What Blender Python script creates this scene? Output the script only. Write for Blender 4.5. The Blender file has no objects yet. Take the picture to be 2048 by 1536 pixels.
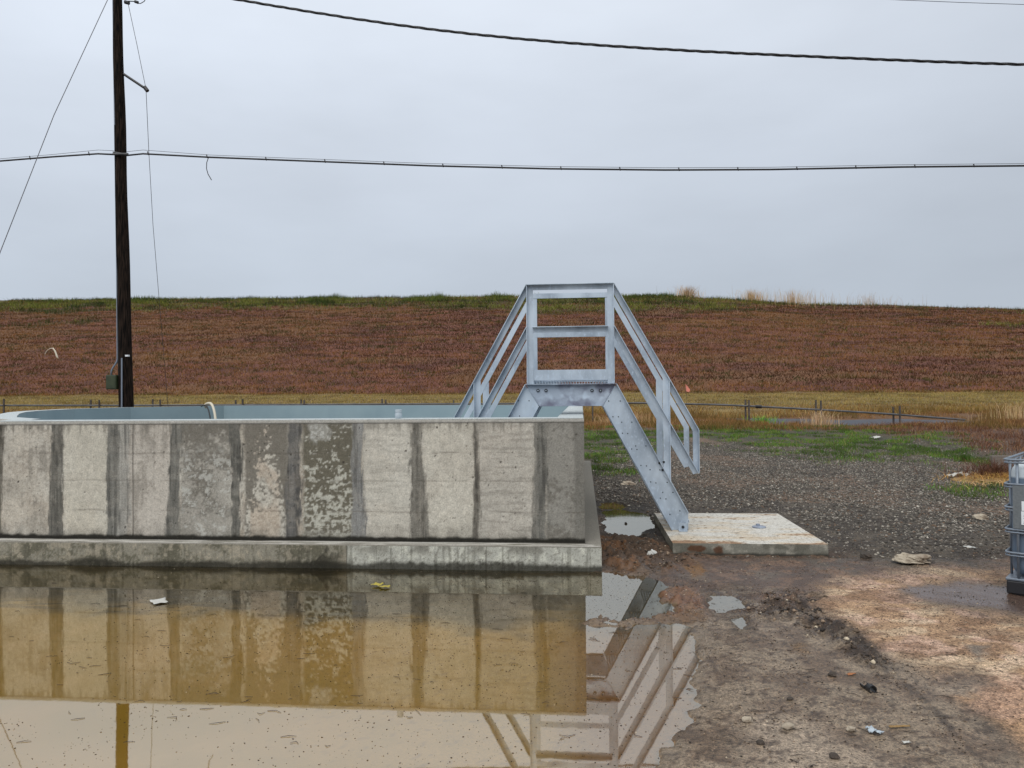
import bpy, bmesh, math, random
import numpy as np
from mathutils import Vector, Matrix

# ------------------------------------------------------------------ camera
FPX, YAW, PITCH, ROLL, EYE = 1559.8, 0.0892, 0.0128, -0.0081, 1.65
SC = bpy.context.scene
COL = SC.collection
_cy, _sy, _cp, _sp = math.cos(YAW), math.sin(YAW), math.cos(PITCH), math.sin(PITCH)
FW = np.array([-_sy * _cp, _cy * _cp, _sp])
_R = np.array([_cy, _sy, 0.0])
_U = np.cross(_R, FW)
RT = math.cos(ROLL) * _R + math.sin(ROLL) * _U
UP = -math.sin(ROLL) * _R + math.cos(ROLL) * _U

cam_data = bpy.data.cameras.new('camera')
cam_data.sensor_width = 36.0
cam_data.lens = 36.0 * FPX / 2048.0
cam_data.clip_start = 0.05
cam_data.clip_end = 3000
cam = bpy.data.objects.new('camera', cam_data)
COL.objects.link(cam)
cam.matrix_world = Matrix(((RT[0], UP[0], -FW[0], 0), (RT[1], UP[1], -FW[1], 0), (RT[2], UP[2], -FW[2], EYE), (0, 0, 0, 1)))
SC.camera = cam


def ray(u, v):
    return FW + RT * (u - 1024) / FPX - UP * (v - 768) / FPX


def at_y(u, v, y):
    d = ray(u, v)
    return np.array([0, 0, EYE]) + d * (y / d[1])


def at_z(u, v, z=0.0):
    d = ray(u, v)
    return np.array([0, 0, EYE]) + d * ((z - EYE) / d[2])


def project(x, y, z):
    dx, dy, dz = x, y, z - EYE
    d = np.maximum(dx * FW[0] + dy * FW[1] + dz * FW[2], 0.05)
    u = 1024 + FPX * (dx * RT[0] + dy * RT[1] + dz * RT[2]) / d
    v = 768 - FPX * (dx * UP[0] + dy * UP[1] + dz * UP[2]) / d
    return u, v


# ------------------------------------------------------------------ world, sun, exposure
SUN_ELEV, SUN_AZ = math.radians(46), math.radians(194)   # behind the camera, to its left
w = bpy.data.worlds.new('World')
SC.world = w
w.use_nodes = True
nt = w.node_tree
nt.nodes.clear()
N = nt.nodes.new
out = N('ShaderNodeOutputWorld')
bg = N('ShaderNodeBackground')
tc = N('ShaderNodeTexCoord')
sep = N('ShaderNodeSeparateXYZ')
ramp = N('ShaderNodeValToRGB')
r = ramp.color_ramp
r.interpolation = 'B_SPLINE'
STOPS = [(0.0, (0.30, 0.27, 0.24)), (0.47, (0.34, 0.32, 0.30)), (0.50, (0.470, 0.530, 0.600)), (0.56, (0.495, 0.555, 0.635)),
         (0.63, (0.585, 0.645, 0.735)), (0.73, (0.715, 0.780, 0.880)), (0.85, (1.0, 1.05, 1.12)), (1.0, (1.25, 1.28, 1.32))]
r.elements[0].position, r.elements[0].color = STOPS[0][0], (*STOPS[0][1], 1)
r.elements[1].position, r.elements[1].color = STOPS[-1][0], (*STOPS[-1][1], 1)
for p_, c_ in STOPS[1:-1]:
    e = r.elements.new(p_)
    e.color = (*c_, 1)
mr = N('ShaderNodeMath'); mr.operation = 'MULTIPLY_ADD'; mr.inputs[1].default_value = 0.5; mr.inputs[2].default_value = 0.5
nz = N('ShaderNodeTexNoise'); nz.inputs['Scale'].default_value = 2.2; nz.inputs['Detail'].default_value = 5; nz.inputs['Roughness'].default_value = 0.5
mp = N('ShaderNodeMapping'); mp.inputs['Scale'].default_value = (1.0, 1.0, 3.0)
mrg = N('ShaderNodeMapRange'); mrg.inputs['From Min'].default_value = 0.3; mrg.inputs['From Max'].default_value = 0.7
mrg.inputs['To Min'].default_value = 0.91; mrg.inputs['To Max'].default_value = 1.07
vm = N('ShaderNodeVectorMath'); vm.operation = 'SCALE'
sky = N('ShaderNodeTexSky'); sky.sky_type = 'NISHITA'; sky.sun_disc = False
sky.sun_elevation = SUN_ELEV; sky.sun_rotation = SUN_AZ
mixs = N('ShaderNodeMix'); mixs.data_type = 'RGBA'; mixs.inputs['Factor'].default_value = 0.006
L = nt.links.new
L(tc.outputs['Generated'], sep.inputs[0]); L(sep.outputs['Z'], mr.inputs[0]); L(mr.outputs[0], ramp.inputs['Fac'])
L(tc.outputs['Generated'], mp.inputs['Vector']); L(mp.outputs[0], nz.inputs['Vector']); L(nz.outputs['Fac'], mrg.inputs['Value'])
mrx = N('ShaderNodeMapRange'); mrx.inputs['From Min'].default_value = -.45; mrx.inputs['From Max'].default_value = .55
mrx.inputs['To Min'].default_value = 1.09; mrx.inputs['To Max'].default_value = .92
mux = N('ShaderNodeMath'); mux.operation = 'MULTIPLY'
L(sep.outputs['X'], mrx.inputs['Value']); L(mrx.outputs[0], mux.inputs[0]); L(mrg.outputs[0], mux.inputs[1])
L(ramp.outputs['Color'], vm.inputs[0]); L(mux.outputs[0], vm.inputs['Scale'])
# overcast: the cloud deck hides almost all of the clear sky behind it
sc10 = N('ShaderNodeVectorMath'); sc10.operation = 'SCALE'; sc10.inputs['Scale'].default_value = 10.0
L(vm.outputs[0], sc10.inputs[0])
L(sc10.outputs[0], mixs.inputs['A']); L(sky.outputs['Color'], mixs.inputs['B'])
L(mixs.outputs['Result'], bg.inputs['Color'])
bg.inputs['Strength'].default_value = 0.1
L(bg.outputs[0], out.inputs[0])

sl = bpy.data.lights.new('sun', 'SUN')
sl.energy = 1.5
sl.angle = math.radians(50)
sl.color = (1.0, 0.97, 0.93)
so = bpy.data.objects.new('sun', sl)
COL.objects.link(so)
_sd = Vector((math.sin(SUN_AZ) * math.cos(SUN_ELEV), math.cos(SUN_AZ) * math.cos(SUN_ELEV), math.sin(SUN_ELEV)))
so.rotation_euler = _sd.to_track_quat('Z', 'Y').to_euler()
so.location = (-4, -6, 14)
SC.view_settings.view_transform = 'Standard'
SC.view_settings.look = 'None'
SC.view_settings.exposure = 0.0
SC.view_settings.gamma = 1.0
SC.cycles.max_bounces = 8
SC.cycles.transparent_max_bounces = 8

# ------------------------------------------------------------------ helpers
RNG = np.random.default_rng(11)
random.seed(5)
_lat = np.random.default_rng(3).random((8, 256, 256))


def noise(x, y, k=0):
    x = np.asarray(x, float); y = np.asarray(y, float)
    xi = np.floor(x).astype(int); yi = np.floor(y).astype(int)
    fx = x - xi; fy = y - yi
    fx = fx * fx * (3 - 2 * fx); fy = fy * fy * (3 - 2 * fy)
    g = _lat[k % 8]
    a = g[xi & 255, yi & 255]; b = g[(xi + 1) & 255, yi & 255]
    c = g[xi & 255, (yi + 1) & 255]; d = g[(xi + 1) & 255, (yi + 1) & 255]
    return (a * (1 - fx) + b * fx) * (1 - fy) + (c * (1 - fx) + d * fx) * fy


def fbm(x, y, o=4, k=0):
    s = 0; a = 0.5; t = 0
    for i in range(o):
        s = s + a * noise(x * 2 ** i + 17.3 * i, y * 2 ** i + 9.1 * i, k + i); t += a; a *= 0.5
    return s / t


def sm(e0, e1, x):
    t = np.clip((x - e0) / (e1 - e0), 0, 1)
    return t * t * (3 - 2 * t)


def lin(r_, g_, b_):
    f = lambda c: (c / 255 / 12.92) if c / 255 <= 0.04045 else ((c / 255 + 0.055) / 1.055) ** 2.4
    return np.array([f(r_), f(g_), f(b_)])


def sdpoly(u, v, poly):
    """signed distance to a polygon, positive inside"""
    P = np.array(poly, float)
    d = np.full(u.shape, 1e18); ins = np.zeros(u.shape, bool)
    for i in range(len(P)):
        x0, y0 = P[i]; x1, y1 = P[(i + 1) % len(P)]
        ex, ey = x1 - x0, y1 - y0
        t = np.clip(((u - x0) * ex + (v - y0) * ey) / (ex * ex + ey * ey + 1e-9), 0, 1)
        d = np.minimum(d, (u - x0 - t * ex) ** 2 + (v - y0 - t * ey) ** 2)
        c = (y0 > v) != (y1 > v)
        xs = x0 + (v - y0) * ex / (ey if abs(ey) > 1e-9 else 1e-9)
        ins ^= c & (u < xs)
    d = np.sqrt(d)
    return np.where(ins, d, -d)


def tag(o, label=None, cat=None, group=None, kind=None):
    if label: o['label'] = label
    if cat: o['category'] = cat
    if group: o['group'] = group
    if kind: o['kind'] = kind
    return o


def empty(name, loc, label=None, cat=None, group=None):
    o = bpy.data.objects.new(name, None)
    COL.objects.link(o); o.location = loc
    o.empty_display_size = 0.1
    return tag(o, label, cat, group)


def put(name, me, mat, parent=None):
    o = bpy.data.objects.new(name, me)
    COL.objects.link(o)
    if mat is not None: me.materials.append(mat)
    if parent is not None:
        o.parent = parent
        o.matrix_parent_inverse = Matrix.Translation(-Vector(parent.location))
    return o


def np_mesh(name, V, faces_n, F, cols=None, smooth=False, grain=None):
    me = bpy.data.meshes.new(name)
    V = np.ascontiguousarray(V, np.float32); F = np.ascontiguousarray(F, np.int32)
    me.vertices.add(len(V)); me.vertices.foreach_set('co', V.ravel())
    me.loops.add(F.size); me.loops.foreach_set('vertex_index', F.ravel())
    nf = F.shape[0]
    me.polygons.add(nf)
    me.polygons.foreach_set('loop_start', np.arange(0, nf * faces_n, faces_n, dtype=np.int32))
    if smooth: me.polygons.foreach_set('use_smooth', np.ones(nf, bool))
    me.update(calc_edges=True)
    if cols is not None:
        a = me.color_attributes.new('col', 'FLOAT_COLOR', 'POINT')
        c = np.ones((len(V), 4), np.float32); c[:, :cols.shape[1]] = cols
        a.data.foreach_set('color', c.ravel())
    if grain is not None:
        a = me.attributes.new('grain', 'FLOAT', 'POINT'); a.data.foreach_set('value', np.ascontiguousarray(grain, np.float32).ravel())
    return me


class MB:
    def __init__(s): s.v = []; s.f = []
    def add(s, vs, fs):
        b = len(s.v); s.v += [tuple(map(float, p)) for p in vs]; s.f += [tuple(i + b for i in f) for f in fs]; return s
    def box(s, x0, x1, y0, y1, z0, z1):
        return s.add([(x0, y0, z0), (x1, y0, z0), (x1, y1, z0), (x0, y1, z0), (x0, y0, z1), (x1, y0, z1), (x1, y1, z1), (x0, y1, z1)],
                     [(0, 3, 2, 1), (4, 5, 6, 7), (0, 1, 5, 4), (1, 2, 6, 5), (2, 3, 7, 6), (3, 0, 4, 7)])
    def prism_xz(s, poly, y0, y1):
        n = len(poly)
        vs = [(x, y0, z) for x, z in poly] + [(x, y1, z) for x, z in poly]
        return s.add(vs, [tuple(range(n)), tuple(range(2 * n - 1, n - 1, -1))] + [(i, i + n, (i + 1) % n + n, (i + 1) % n) for i in range(n)])
    def prism_xy(s, poly, z0, z1):
        n = len(poly)
        vs = [(x, y, z0) for x, y in poly] + [(x, y, z1) for x, y in poly]
        return s.add(vs, [tuple(range(n)), tuple(range(2 * n - 1, n - 1, -1))] + [(i, i + n, (i + 1) % n + n, (i + 1) % n) for i in range(n)])
    def tube(s, pts, r, n=8, cap=True):
        pts = [np.array(p, float) for p in pts]
        rs = r if hasattr(r, '__len__') else [r] * len(pts)
        rings = []; ref = None
        for i, p in enumerate(pts):
            t = pts[min(i + 1, len(pts) - 1)] - pts[max(i - 1, 0)]; t = t / (np.linalg.norm(t) + 1e-12)
            if ref is None: ref = np.array([0, 0, 1.]) if abs(t[2]) < .9 else np.array([1., 0, 0])
            a = ref - t * (ref @ t); a /= np.linalg.norm(a) + 1e-12; ref = a; b = np.cross(t, a)
            rings.append([p + rs[i] * (a * math.cos(2 * math.pi * k / n) + b * math.sin(2 * math.pi * k / n)) for k in range(n)])
        vs = [q for rg in rings for q in rg]
        fs = [(i * n + k, i * n + (k + 1) % n, (i + 1) * n + (k + 1) % n, (i + 1) * n + k) for i in range(len(pts) - 1) for k in range(n)]
        if cap: fs += [tuple(range(n - 1, -1, -1)), tuple((len(pts) - 1) * n + k for k in range(n))]
        return s.add(vs, fs)
    def lathe(s, prof, c, n=20):
        vs = []; fs = []
        for rr, z in prof: vs += [(c[0] + rr * math.cos(2 * math.pi * k / n), c[1] + rr * math.sin(2 * math.pi * k / n), c[2] + z) for k in range(n)]
        for i in range(len(prof) - 1): fs += [(i * n + k, i * n + (k + 1) % n, (i + 1) * n + (k + 1) % n, (i + 1) * n + k) for k in range(n)]
        fs += [tuple(range(n - 1, -1, -1)), tuple((len(prof) - 1) * n + k for k in range(n))]
        return s.add(vs, fs)
    def build(s, name, mat, parent=None, smooth=False, bevel=0):
        me = bpy.data.meshes.new(name); me.from_pydata(s.v, [], s.f)
        bm = bmesh.new(); bm.from_mesh(me); bmesh.ops.recalc_face_normals(bm, faces=bm.faces); bm.to_mesh(me); bm.free()
        me.update()
        if smooth: me.polygons.foreach_set('use_smooth', np.ones(len(me.polygons), bool))
        o = put(name, me, mat, parent)
        if bevel:
            m = o.modifiers.new('bevel', 'BEVEL'); m.width = bevel; m.segments = 2; m.limit_method = 'ANGLE'
        return o


# ------------------------------------------------------------------ materials
def mat(name, base=(.5, .5, .5), rough=.6, metal=0, spec=.5):
    m = bpy.data.materials.new(name); m.use_nodes = True
    p = m.node_tree.nodes['Principled BSDF']
    p.inputs['Base Color'].default_value = (*base, 1); p.inputs['Roughness'].default_value = rough
    p.inputs['Metallic'].default_value = metal; p.inputs['Specular IOR Level'].default_value = spec
    return m


def nodes(m): return m.node_tree.nodes, m.node_tree.links.new, m.node_tree.nodes['Principled BSDF']


def noisy(name, c0, c1, scale=8, detail=6, rough=(.6, .8), metal=0, bump=.0, stretch=(1, 1, 1), lo=.35, hi=.65, c2=None, s2=60, dist=.004):
    m = mat(name, c0, metal=metal); n, l, p = nodes(m)
    tc_ = n.new('ShaderNodeTexCoord'); mp_ = n.new('ShaderNodeMapping'); mp_.inputs['Scale'].default_value = stretch
    l(tc_.outputs['Object'], mp_.inputs['Vector'])
    a = n.new('ShaderNodeTexNoise'); a.inputs['Scale'].default_value = scale; a.inputs['Detail'].default_value = detail
    l(mp_.outputs[0], a.inputs['Vector'])
    mr_ = n.new('ShaderNodeMapRange'); mr_.inputs['From Min'].default_value = lo; mr_.inputs['From Max'].default_value = hi
    l(a.outputs['Fac'], mr_.inputs['Value'])
    mx = n.new('ShaderNodeMix'); mx.data_type = 'RGBA'; mx.inputs['A'].default_value = (*c0, 1); mx.inputs['B'].default_value = (*c1, 1)
    l(mr_.outputs[0], mx.inputs['Factor'])
    src = mx.outputs['Result']
    if c2 is not None:
        b = n.new('ShaderNodeTexNoise'); b.inputs['Scale'].default_value = s2; b.inputs['Detail'].default_value = 3
        l(mp_.outputs[0], b.inputs['Vector'])
        q = n.new('ShaderNodeMapRange'); q.inputs['From Min'].default_value = .55; q.inputs['From Max'].default_value = .75
        l(b.outputs['Fac'], q.inputs['Value'])
        m2 = n.new('ShaderNodeMix'); m2.data_type = 'RGBA'; m2.inputs['B'].default_value = (*c2, 1)
        l(q.outputs[0], m2.inputs['Factor']); l(src, m2.inputs['A']); src = m2.outputs['Result']
    l(src, p.inputs['Base Color'])
    rr = n.new('ShaderNodeMapRange'); rr.inputs['To Min'].default_value = rough[0]; rr.inputs['To Max'].default_value = rough[1]
    l(a.outputs['Fac'], rr.inputs['Value']); l(rr.outputs[0], p.inputs['Roughness'])
    if bump:
        bp = n.new('ShaderNodeBump'); bp.inputs['Strength'].default_value = bump; bp.inputs['Distance'].default_value = dist
        c = n.new('ShaderNodeTexNoise'); c.inputs['Scale'].default_value = scale * 12; c.inputs['Detail'].default_value = 6
        l(mp_.outputs[0], c.inputs['Vector']); l(c.outputs['Fac'], bp.inputs['Height']); l(bp.outputs[0], p.inputs['Normal'])
    return m


def attr_mat(name, rough=.8, grain=((60, .25), (250, .3)), bump=.5, dist=.01, alpha_rough=False, spec=.4, speck=None, cells=None):
    """colour from the mesh's own 'col' attribute, broken up by fine procedural grain"""
    m = mat(name, rough=rough, spec=spec); n, l, p = nodes(m)
    at = n.new('ShaderNodeVertexColor'); at.layer_name = 'col'
    tc_ = n.new('ShaderNodeTexCoord')
    src = at.outputs['Color']; last = None
    ga0 = None
    if cells: ga0 = n.new('ShaderNodeAttribute'); ga0.attribute_name = 'grain'
    for s_, amt in grain:
        a = n.new('ShaderNodeTexNoise'); a.inputs['Scale'].default_value = s_; a.inputs['Detail'].default_value = 4; a.inputs['Roughness'].default_value = .65
        l(tc_.outputs['Object'], a.inputs['Vector'])
        q = n.new('ShaderNodeMapRange'); q.inputs['From Min'].default_value = .36; q.inputs['From Max'].default_value = .64
        q.inputs['To Min'].default_value = 1 - amt; q.inputs['To Max'].default_value = 1 + amt
        l(a.outputs['Fac'], q.inputs['Value'])
        if ga0:
            g_ = n.new('ShaderNodeMix'); g_.data_type = 'FLOAT'; g_.inputs['A'].default_value = 1.0; l(ga0.outputs['Fac'], g_.inputs['Factor']); l(q.outputs[0], g_.inputs['B']); q = g_
        k = n.new('ShaderNodeVectorMath'); k.operation = 'SCALE'; l(src, k.inputs[0]); l(q.outputs[0], k.inputs['Scale'])
        src = k.outputs[0]; last = a
    if cells:      # loose grains: every cell of the pattern has a tone of its own
        for s_, lo_, hi_ in cells:
            vo = n.new('ShaderNodeTexVoronoi'); vo.inputs['Scale'].default_value = s_; l(tc_.outputs['Object'], vo.inputs['Vector'])
            sp_ = n.new('ShaderNodeSeparateColor'); l(vo.outputs['Color'], sp_.inputs[0])
            pw = n.new('ShaderNodeMath'); pw.operation = 'POWER'; pw.inputs[1].default_value = .6; l(sp_.outputs[0], pw.inputs[0])
            q = n.new('ShaderNodeMapRange'); q.inputs['To Min'].default_value = lo_; q.inputs['To Max'].default_value = hi_; l(pw.outputs[0], q.inputs['Value'])
            ga = n.new('ShaderNodeAttribute'); ga.attribute_name = 'grain'
            gm_ = n.new('ShaderNodeMix'); gm_.data_type = 'FLOAT'; gm_.inputs['A'].default_value = 1.0; l(ga.outputs['Fac'], gm_.inputs['Factor']); l(q.outputs[0], gm_.inputs['B']); q = gm_
            k = n.new('ShaderNodeVectorMath'); k.operation = 'SCALE'; l(src, k.inputs[0]); l(q.outputs[0], k.inputs['Scale']); src = k.outputs[0]
    if speck:
        s_, th, c_ = speck
        vo = n.new('ShaderNodeTexVoronoi'); vo.inputs['Scale'].default_value = s_
        l(tc_.outputs['Object'], vo.inputs['Vector'])
        q = n.new('ShaderNodeMapRange'); q.inputs['From Min'].default_value = th; q.inputs['From Max'].default_value = th * .6
        l(vo.outputs['Distance'], q.inputs['Value'])
        sp_ = n.new('ShaderNodeSeparateColor'); l(vo.outputs['Color'], sp_.inputs[0])
        g = n.new('ShaderNodeMath'); g.operation = 'GREATER_THAN'; g.inputs[1].default_value = .7; l(sp_.outputs[0], g.inputs[0])
        mu = n.new('ShaderNodeMath'); mu.operation = 'MULTIPLY'; l(q.outputs[0], mu.inputs[0]); l(g.outputs[0], mu.inputs[1])
        m2 = n.new('ShaderNodeMix'); m2.data_type = 'RGBA'; m2.inputs['B'].default_value = (*c_, 1)
        l(mu.outputs[0], m2.inputs['Factor']); l(src, m2.inputs['A']); src = m2.outputs['Result']
    l(src, p.inputs['Base Color'])
    if alpha_rough: l(at.outputs['Alpha'], p.inputs['Roughness'])
    if bump:
        bp = n.new('ShaderNodeBump'); bp.inputs['Strength'].default_value = bump; bp.inputs['Distance'].default_value = dist
        if cells:
            bs = n.new('ShaderNodeMath'); bs.operation = 'MULTIPLY'; bs.inputs[1].default_value = bump; l(ga0.outputs['Fac'], bs.inputs[0]); l(bs.outputs[0], bp.inputs['Strength'])
        l(last.outputs['Fac'], bp.inputs['Height']); l(bp.outputs[0], p.inputs['Normal'])
    return m


M = {}
M['ground'] = attr_mat('ground_material', grain=((11, .13), (48, .18), (150, .40)), bump=.8, dist=.012, alpha_rough=True, spec=.5, cells=((105, .38, 1.36), (42, .84, 1.12)))
M['concrete'] = attr_mat('cast_concrete', rough=.85, grain=((22, .07), (75, .16), (170, .22)), bump=.5, dist=.004, spec=.3, speck=(70, .22, (.10, .09, .075)))
M['blades'] = attr_mat('grass_blades', rough=.8, grain=((3, .12),), bump=0, spec=.15)
M['stones'] = attr_mat('gravel_stone', rough=.7, grain=((90, .2),), bump=0, spec=.4)
M['galv'] = noisy('galvanised_steel', (.53, .61, .69), (.31, .37, .44), scale=4, detail=8, rough=(.45, .62), metal=.2, bump=.12, stretch=(1, 1, .55), c2=(.50, .59, .69), s2=38, dist=.002)
M['galv_dull'] = noisy('galvanised_steel_dull', (.36, .42, .50), (.17, .18, .24), scale=3.2, detail=8, rough=(.45, .65), metal=.2, bump=.1, c2=(.50, .59, .69), s2=9, lo=.44, hi=.56)
M['cage'] = noisy('cage_tube', (.24, .28, .33), (.17, .20, .24), scale=12, rough=(.35, .5), metal=.4)
M['bolt'] = mat('dark_bolt', (.035, .038, .042), .5, .6)
M['lining'] = noisy('blue_grey_lining', (.215, .295, .33), (.26, .345, .375), scale=1.6, detail=6, rough=(.5, .7), bump=.2, lo=.3, hi=.7)
M['pole'] = noisy('creosote_wood', (.005, .004, .0035), (.040, .026, .019), scale=9, lo=.42, hi=.68, detail=8, rough=(.8, .95), bump=.5, stretch=(6, 6, .35), dist=.02)
M['pole'].node_tree.nodes['Principled BSDF'].inputs['Specular IOR Level'].default_value = .08
M['pipe'] = noisy('dark_pipe', (.05, .052, .055), (.11, .11, .115), scale=3, rough=(.4, .6))
M['black'] = mat('black_rubber', (.012, .012, .014), .45)
M['cable'] = mat('black_cable', (.018, .018, .02), .5)
M['wire'] = mat('grey_wire', (.09, .09, .10), .45, .6)
M['conduit'] = mat('grey_conduit', (.22, .25, .30), .45, .3)
M['green'] = noisy('green_enamel', (.022, .034, .013), (.04, .052, .022), scale=9, rough=(.4, .6))
M['white'] = mat('white_plastic', (.50, .50, .47), .6)
M['cream'] = mat('cream_hose', (.62, .56, .44), .5)
M['post'] = noisy('rusty_steel_post', (.045, .040, .038), (.13, .11, .10), scale=7, rough=(.6, .9))
M['pink'] = mat('pink_plastic', (.78, .26, .19), .6)
M['timber'] = noisy('grey_timber', (.22, .19, .16), (.12, .10, .085), scale=4, rough=(.8, .95), stretch=(.5, 6, 6), bump=.3)
M['chalk'] = noisy('pale_rock', (.46, .40, .31), (.24, .19, .14), scale=9, rough=(.85, .95), bump=.6, dist=.02, lo=.4, hi=.6)
M['dirt_clod'] = noisy('dark_clod', (.035, .028, .022), (.08, .06, .045), scale=14, rough=(.6, .9), bump=.5, dist=.02)
M['yellow'] = mat('yellow_plastic', (.42, .35, .06), .5)
M['straw'] = noisy('straw', (.36, .23, .09), (.22, .13, .05), scale=16, rough=(.8, .95), bump=.6, dist=.02)
M['tag'] = mat('silver_tag', (.75, .76, .78), .35)
M['dark'] = mat('pallet_black', (.014, .014, .016), .45)
M['label'] = mat('white_label', (.74, .78, .80), .5)
M['ink'] = mat('label_ink', (.05, .06, .08), .6)
M['plate'] = noisy('metal_label_plate', (.16, .18, .19), (.20, .22, .23), scale=60, rough=(.45, .6), metal=.5)
M['jar'] = mat('frosted_jar', (.52, .60, .66), .3)
M['jar'].node_tree.nodes['Principled BSDF'].inputs['Alpha'].default_value = .75

# water: murky film, sky and tank mirrored in it, the bed showing through where the reflection is dark
def water_mat(name, tint, boost, base, ripple, rs, gtint=(1.0, .955, .85)):
    m = bpy.data.materials.new(name); m.use_nodes = True
    n = m.node_tree.nodes; n.clear(); l = m.node_tree.links.new
    o = n.new('ShaderNodeOutputMaterial'); mx = n.new('ShaderNodeMixShader')
    tr = n.new('ShaderNodeBsdfTransparent'); tr.inputs[0].default_value = (*tint, 1)
    gl = n.new('ShaderNodeBsdfGlossy'); gl.inputs['Roughness'].default_value = 0.022; gl.inputs[0].default_value = (*gtint, 1)
    fr = n.new('ShaderNodeFresnel'); fr.inputs['IOR'].default_value = 1.33
    ma = n.new('ShaderNodeMath'); ma.operation = 'MULTIPLY_ADD'; ma.inputs[1].default_value = boost; ma.inputs[2].default_value = base; ma.use_clamp = True
    tcn = n.new('ShaderNodeTexCoord'); nn = n.new('ShaderNodeTexNoise'); nn.inputs['Scale'].default_value = rs; nn.inputs['Detail'].default_value = 3
    l(tcn.outputs['Object'], nn.inputs['Vector'])
    bp = n.new('ShaderNodeBump'); bp.inputs['Strength'].default_value = ripple; bp.inputs['Distance'].default_value = .01
    l(nn.outputs['Fac'], bp.inputs['Height']); l(bp.outputs[0], gl.inputs['Normal'])
    l(fr.outputs[0], ma.inputs[0]); l(ma.outputs[0], mx.inputs[0]); l(tr.outputs[0], mx.inputs[1]); l(gl.outputs[0], mx.inputs[2]); l(mx.outputs[0], o.inputs[0])
    return m


M['water'] = water_mat('puddle_water', (.96, .93, .78), .68, .305, .016, 5)
M['ditch'] = noisy('ditch_water', (.030, .034, .045), (.05, .055, .07), scale=1.5, rough=(.35, .5), stretch=(1, 4, 1))
M['ditch'].node_tree.nodes['Principled BSDF'].inputs['Specular IOR Level'].default_value = .12

# ------------------------------------------------------------------ key dimensions
TX, TY, TH = .018, 7.471, 1.4177          # right face, front face and top of the tank
FX, FY, FH = .170, 7.282, .227            # footing
YN, YF = 8.75, 9.53                       # near and far sides of the stairs
PAD = (.90, 2.42, 8.0, 10.0, .132)

# ------------------------------------------------------------------ terrain
CREST_PX = [(-500, 600), (0, 600), (250, 600), (640, 597), (1050, 594), (1228, 592), (1330, 592), (1480, 600), (1600, 608), (1760, 611), (2048, 619), (2500, 632)]
CY = 108.0                                # distance of the levee crest
_c = np.array([at_y(u, v, CY) for u, v in CREST_PX])


LB = 62.0                                 # foot of the levee slope


def ground_base(x, y):
    cz = np.interp(x, _c[:, 0], _c[:, 2])
    z = np.interp(y, [0, 12, 20, 26, 38], [0, 0, .24, .5, .62])
    zb = np.interp(x, [-40, 40], [1.86, 1.48])
    t1 = np.clip((y - 38) / 24, 0, 1)
    z = np.where(y > 38, .62 + (zb - .62) * t1 ** 1.05, z)
    t2 = np.clip((y - LB) / (CY - LB), 0, 1)
    z = np.where(y > LB, zb + (cz - zb) * t2, z)
    t3 = np.clip((y - CY - 6) / 30, 0, 1)
    z = np.where(y > CY + 6, cz + (.5 - cz) * t3, z)
    u, v = project(x, y, .48 + 0 * x)
    wob = (fbm(x * .6, y * .6, 3, 2) - .5) * 16
    sd = sdpoly(u + wob, v + wob * .25, DITCH)
    z = z - .32 * sm(-5, 6, sd) * ((y > 25) & (y < 41))
    return z


DITCH = [(1372, 836), (1440, 829), (1560, 832), (1680, 836), (1800, 833), (1960, 838), (1960, 846), (1840, 848), (1740, 852), (1640, 849), (1520, 846), (1440, 840)]
PUDDLE = [(-900, 1118), (0, 1130), (1110, 1134), (1190, 1150), (1212, 1145), (1232, 1142), (1262, 1156), (1300, 1158), (1326, 1172), (1345, 1205), (1332, 1232),
          (1180, 1241), (1168, 1250), (1240, 1258), (1310, 1252), (1350, 1250), (1384, 1262), (1398, 1300), (1399, 1345), (1392, 1385), (1372, 1420), (1352, 1462), (1330, 1500), (1300, 1560), (1230, 1720), (-900, 1720)]
SMALL = [[(1200, 1024), (1240, 1020), (1290, 1028), (1311, 1040), (1305, 1062), (1280, 1074), (1245, 1076), (1214, 1064), (1206, 1048)],
         [(1412, 1206), (1430, 1196), (1468, 1194), (1492, 1206), (1482, 1216), (1440, 1222), (1416, 1220)],
         [(1462, 1240), (1490, 1236), (1496, 1252), (1470, 1254)],
         [(1185, 966), (1215, 962), (1238, 970), (1222, 980), (1190, 982)],
         [(1200, 1008), (1232, 1004), (1256, 1014), (1226, 1019), (1202, 1018)]]
MUDPOOL = [(1366, 1134), (1400, 1128), (1418, 1142), (1404, 1156), (1376, 1158)]


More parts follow.
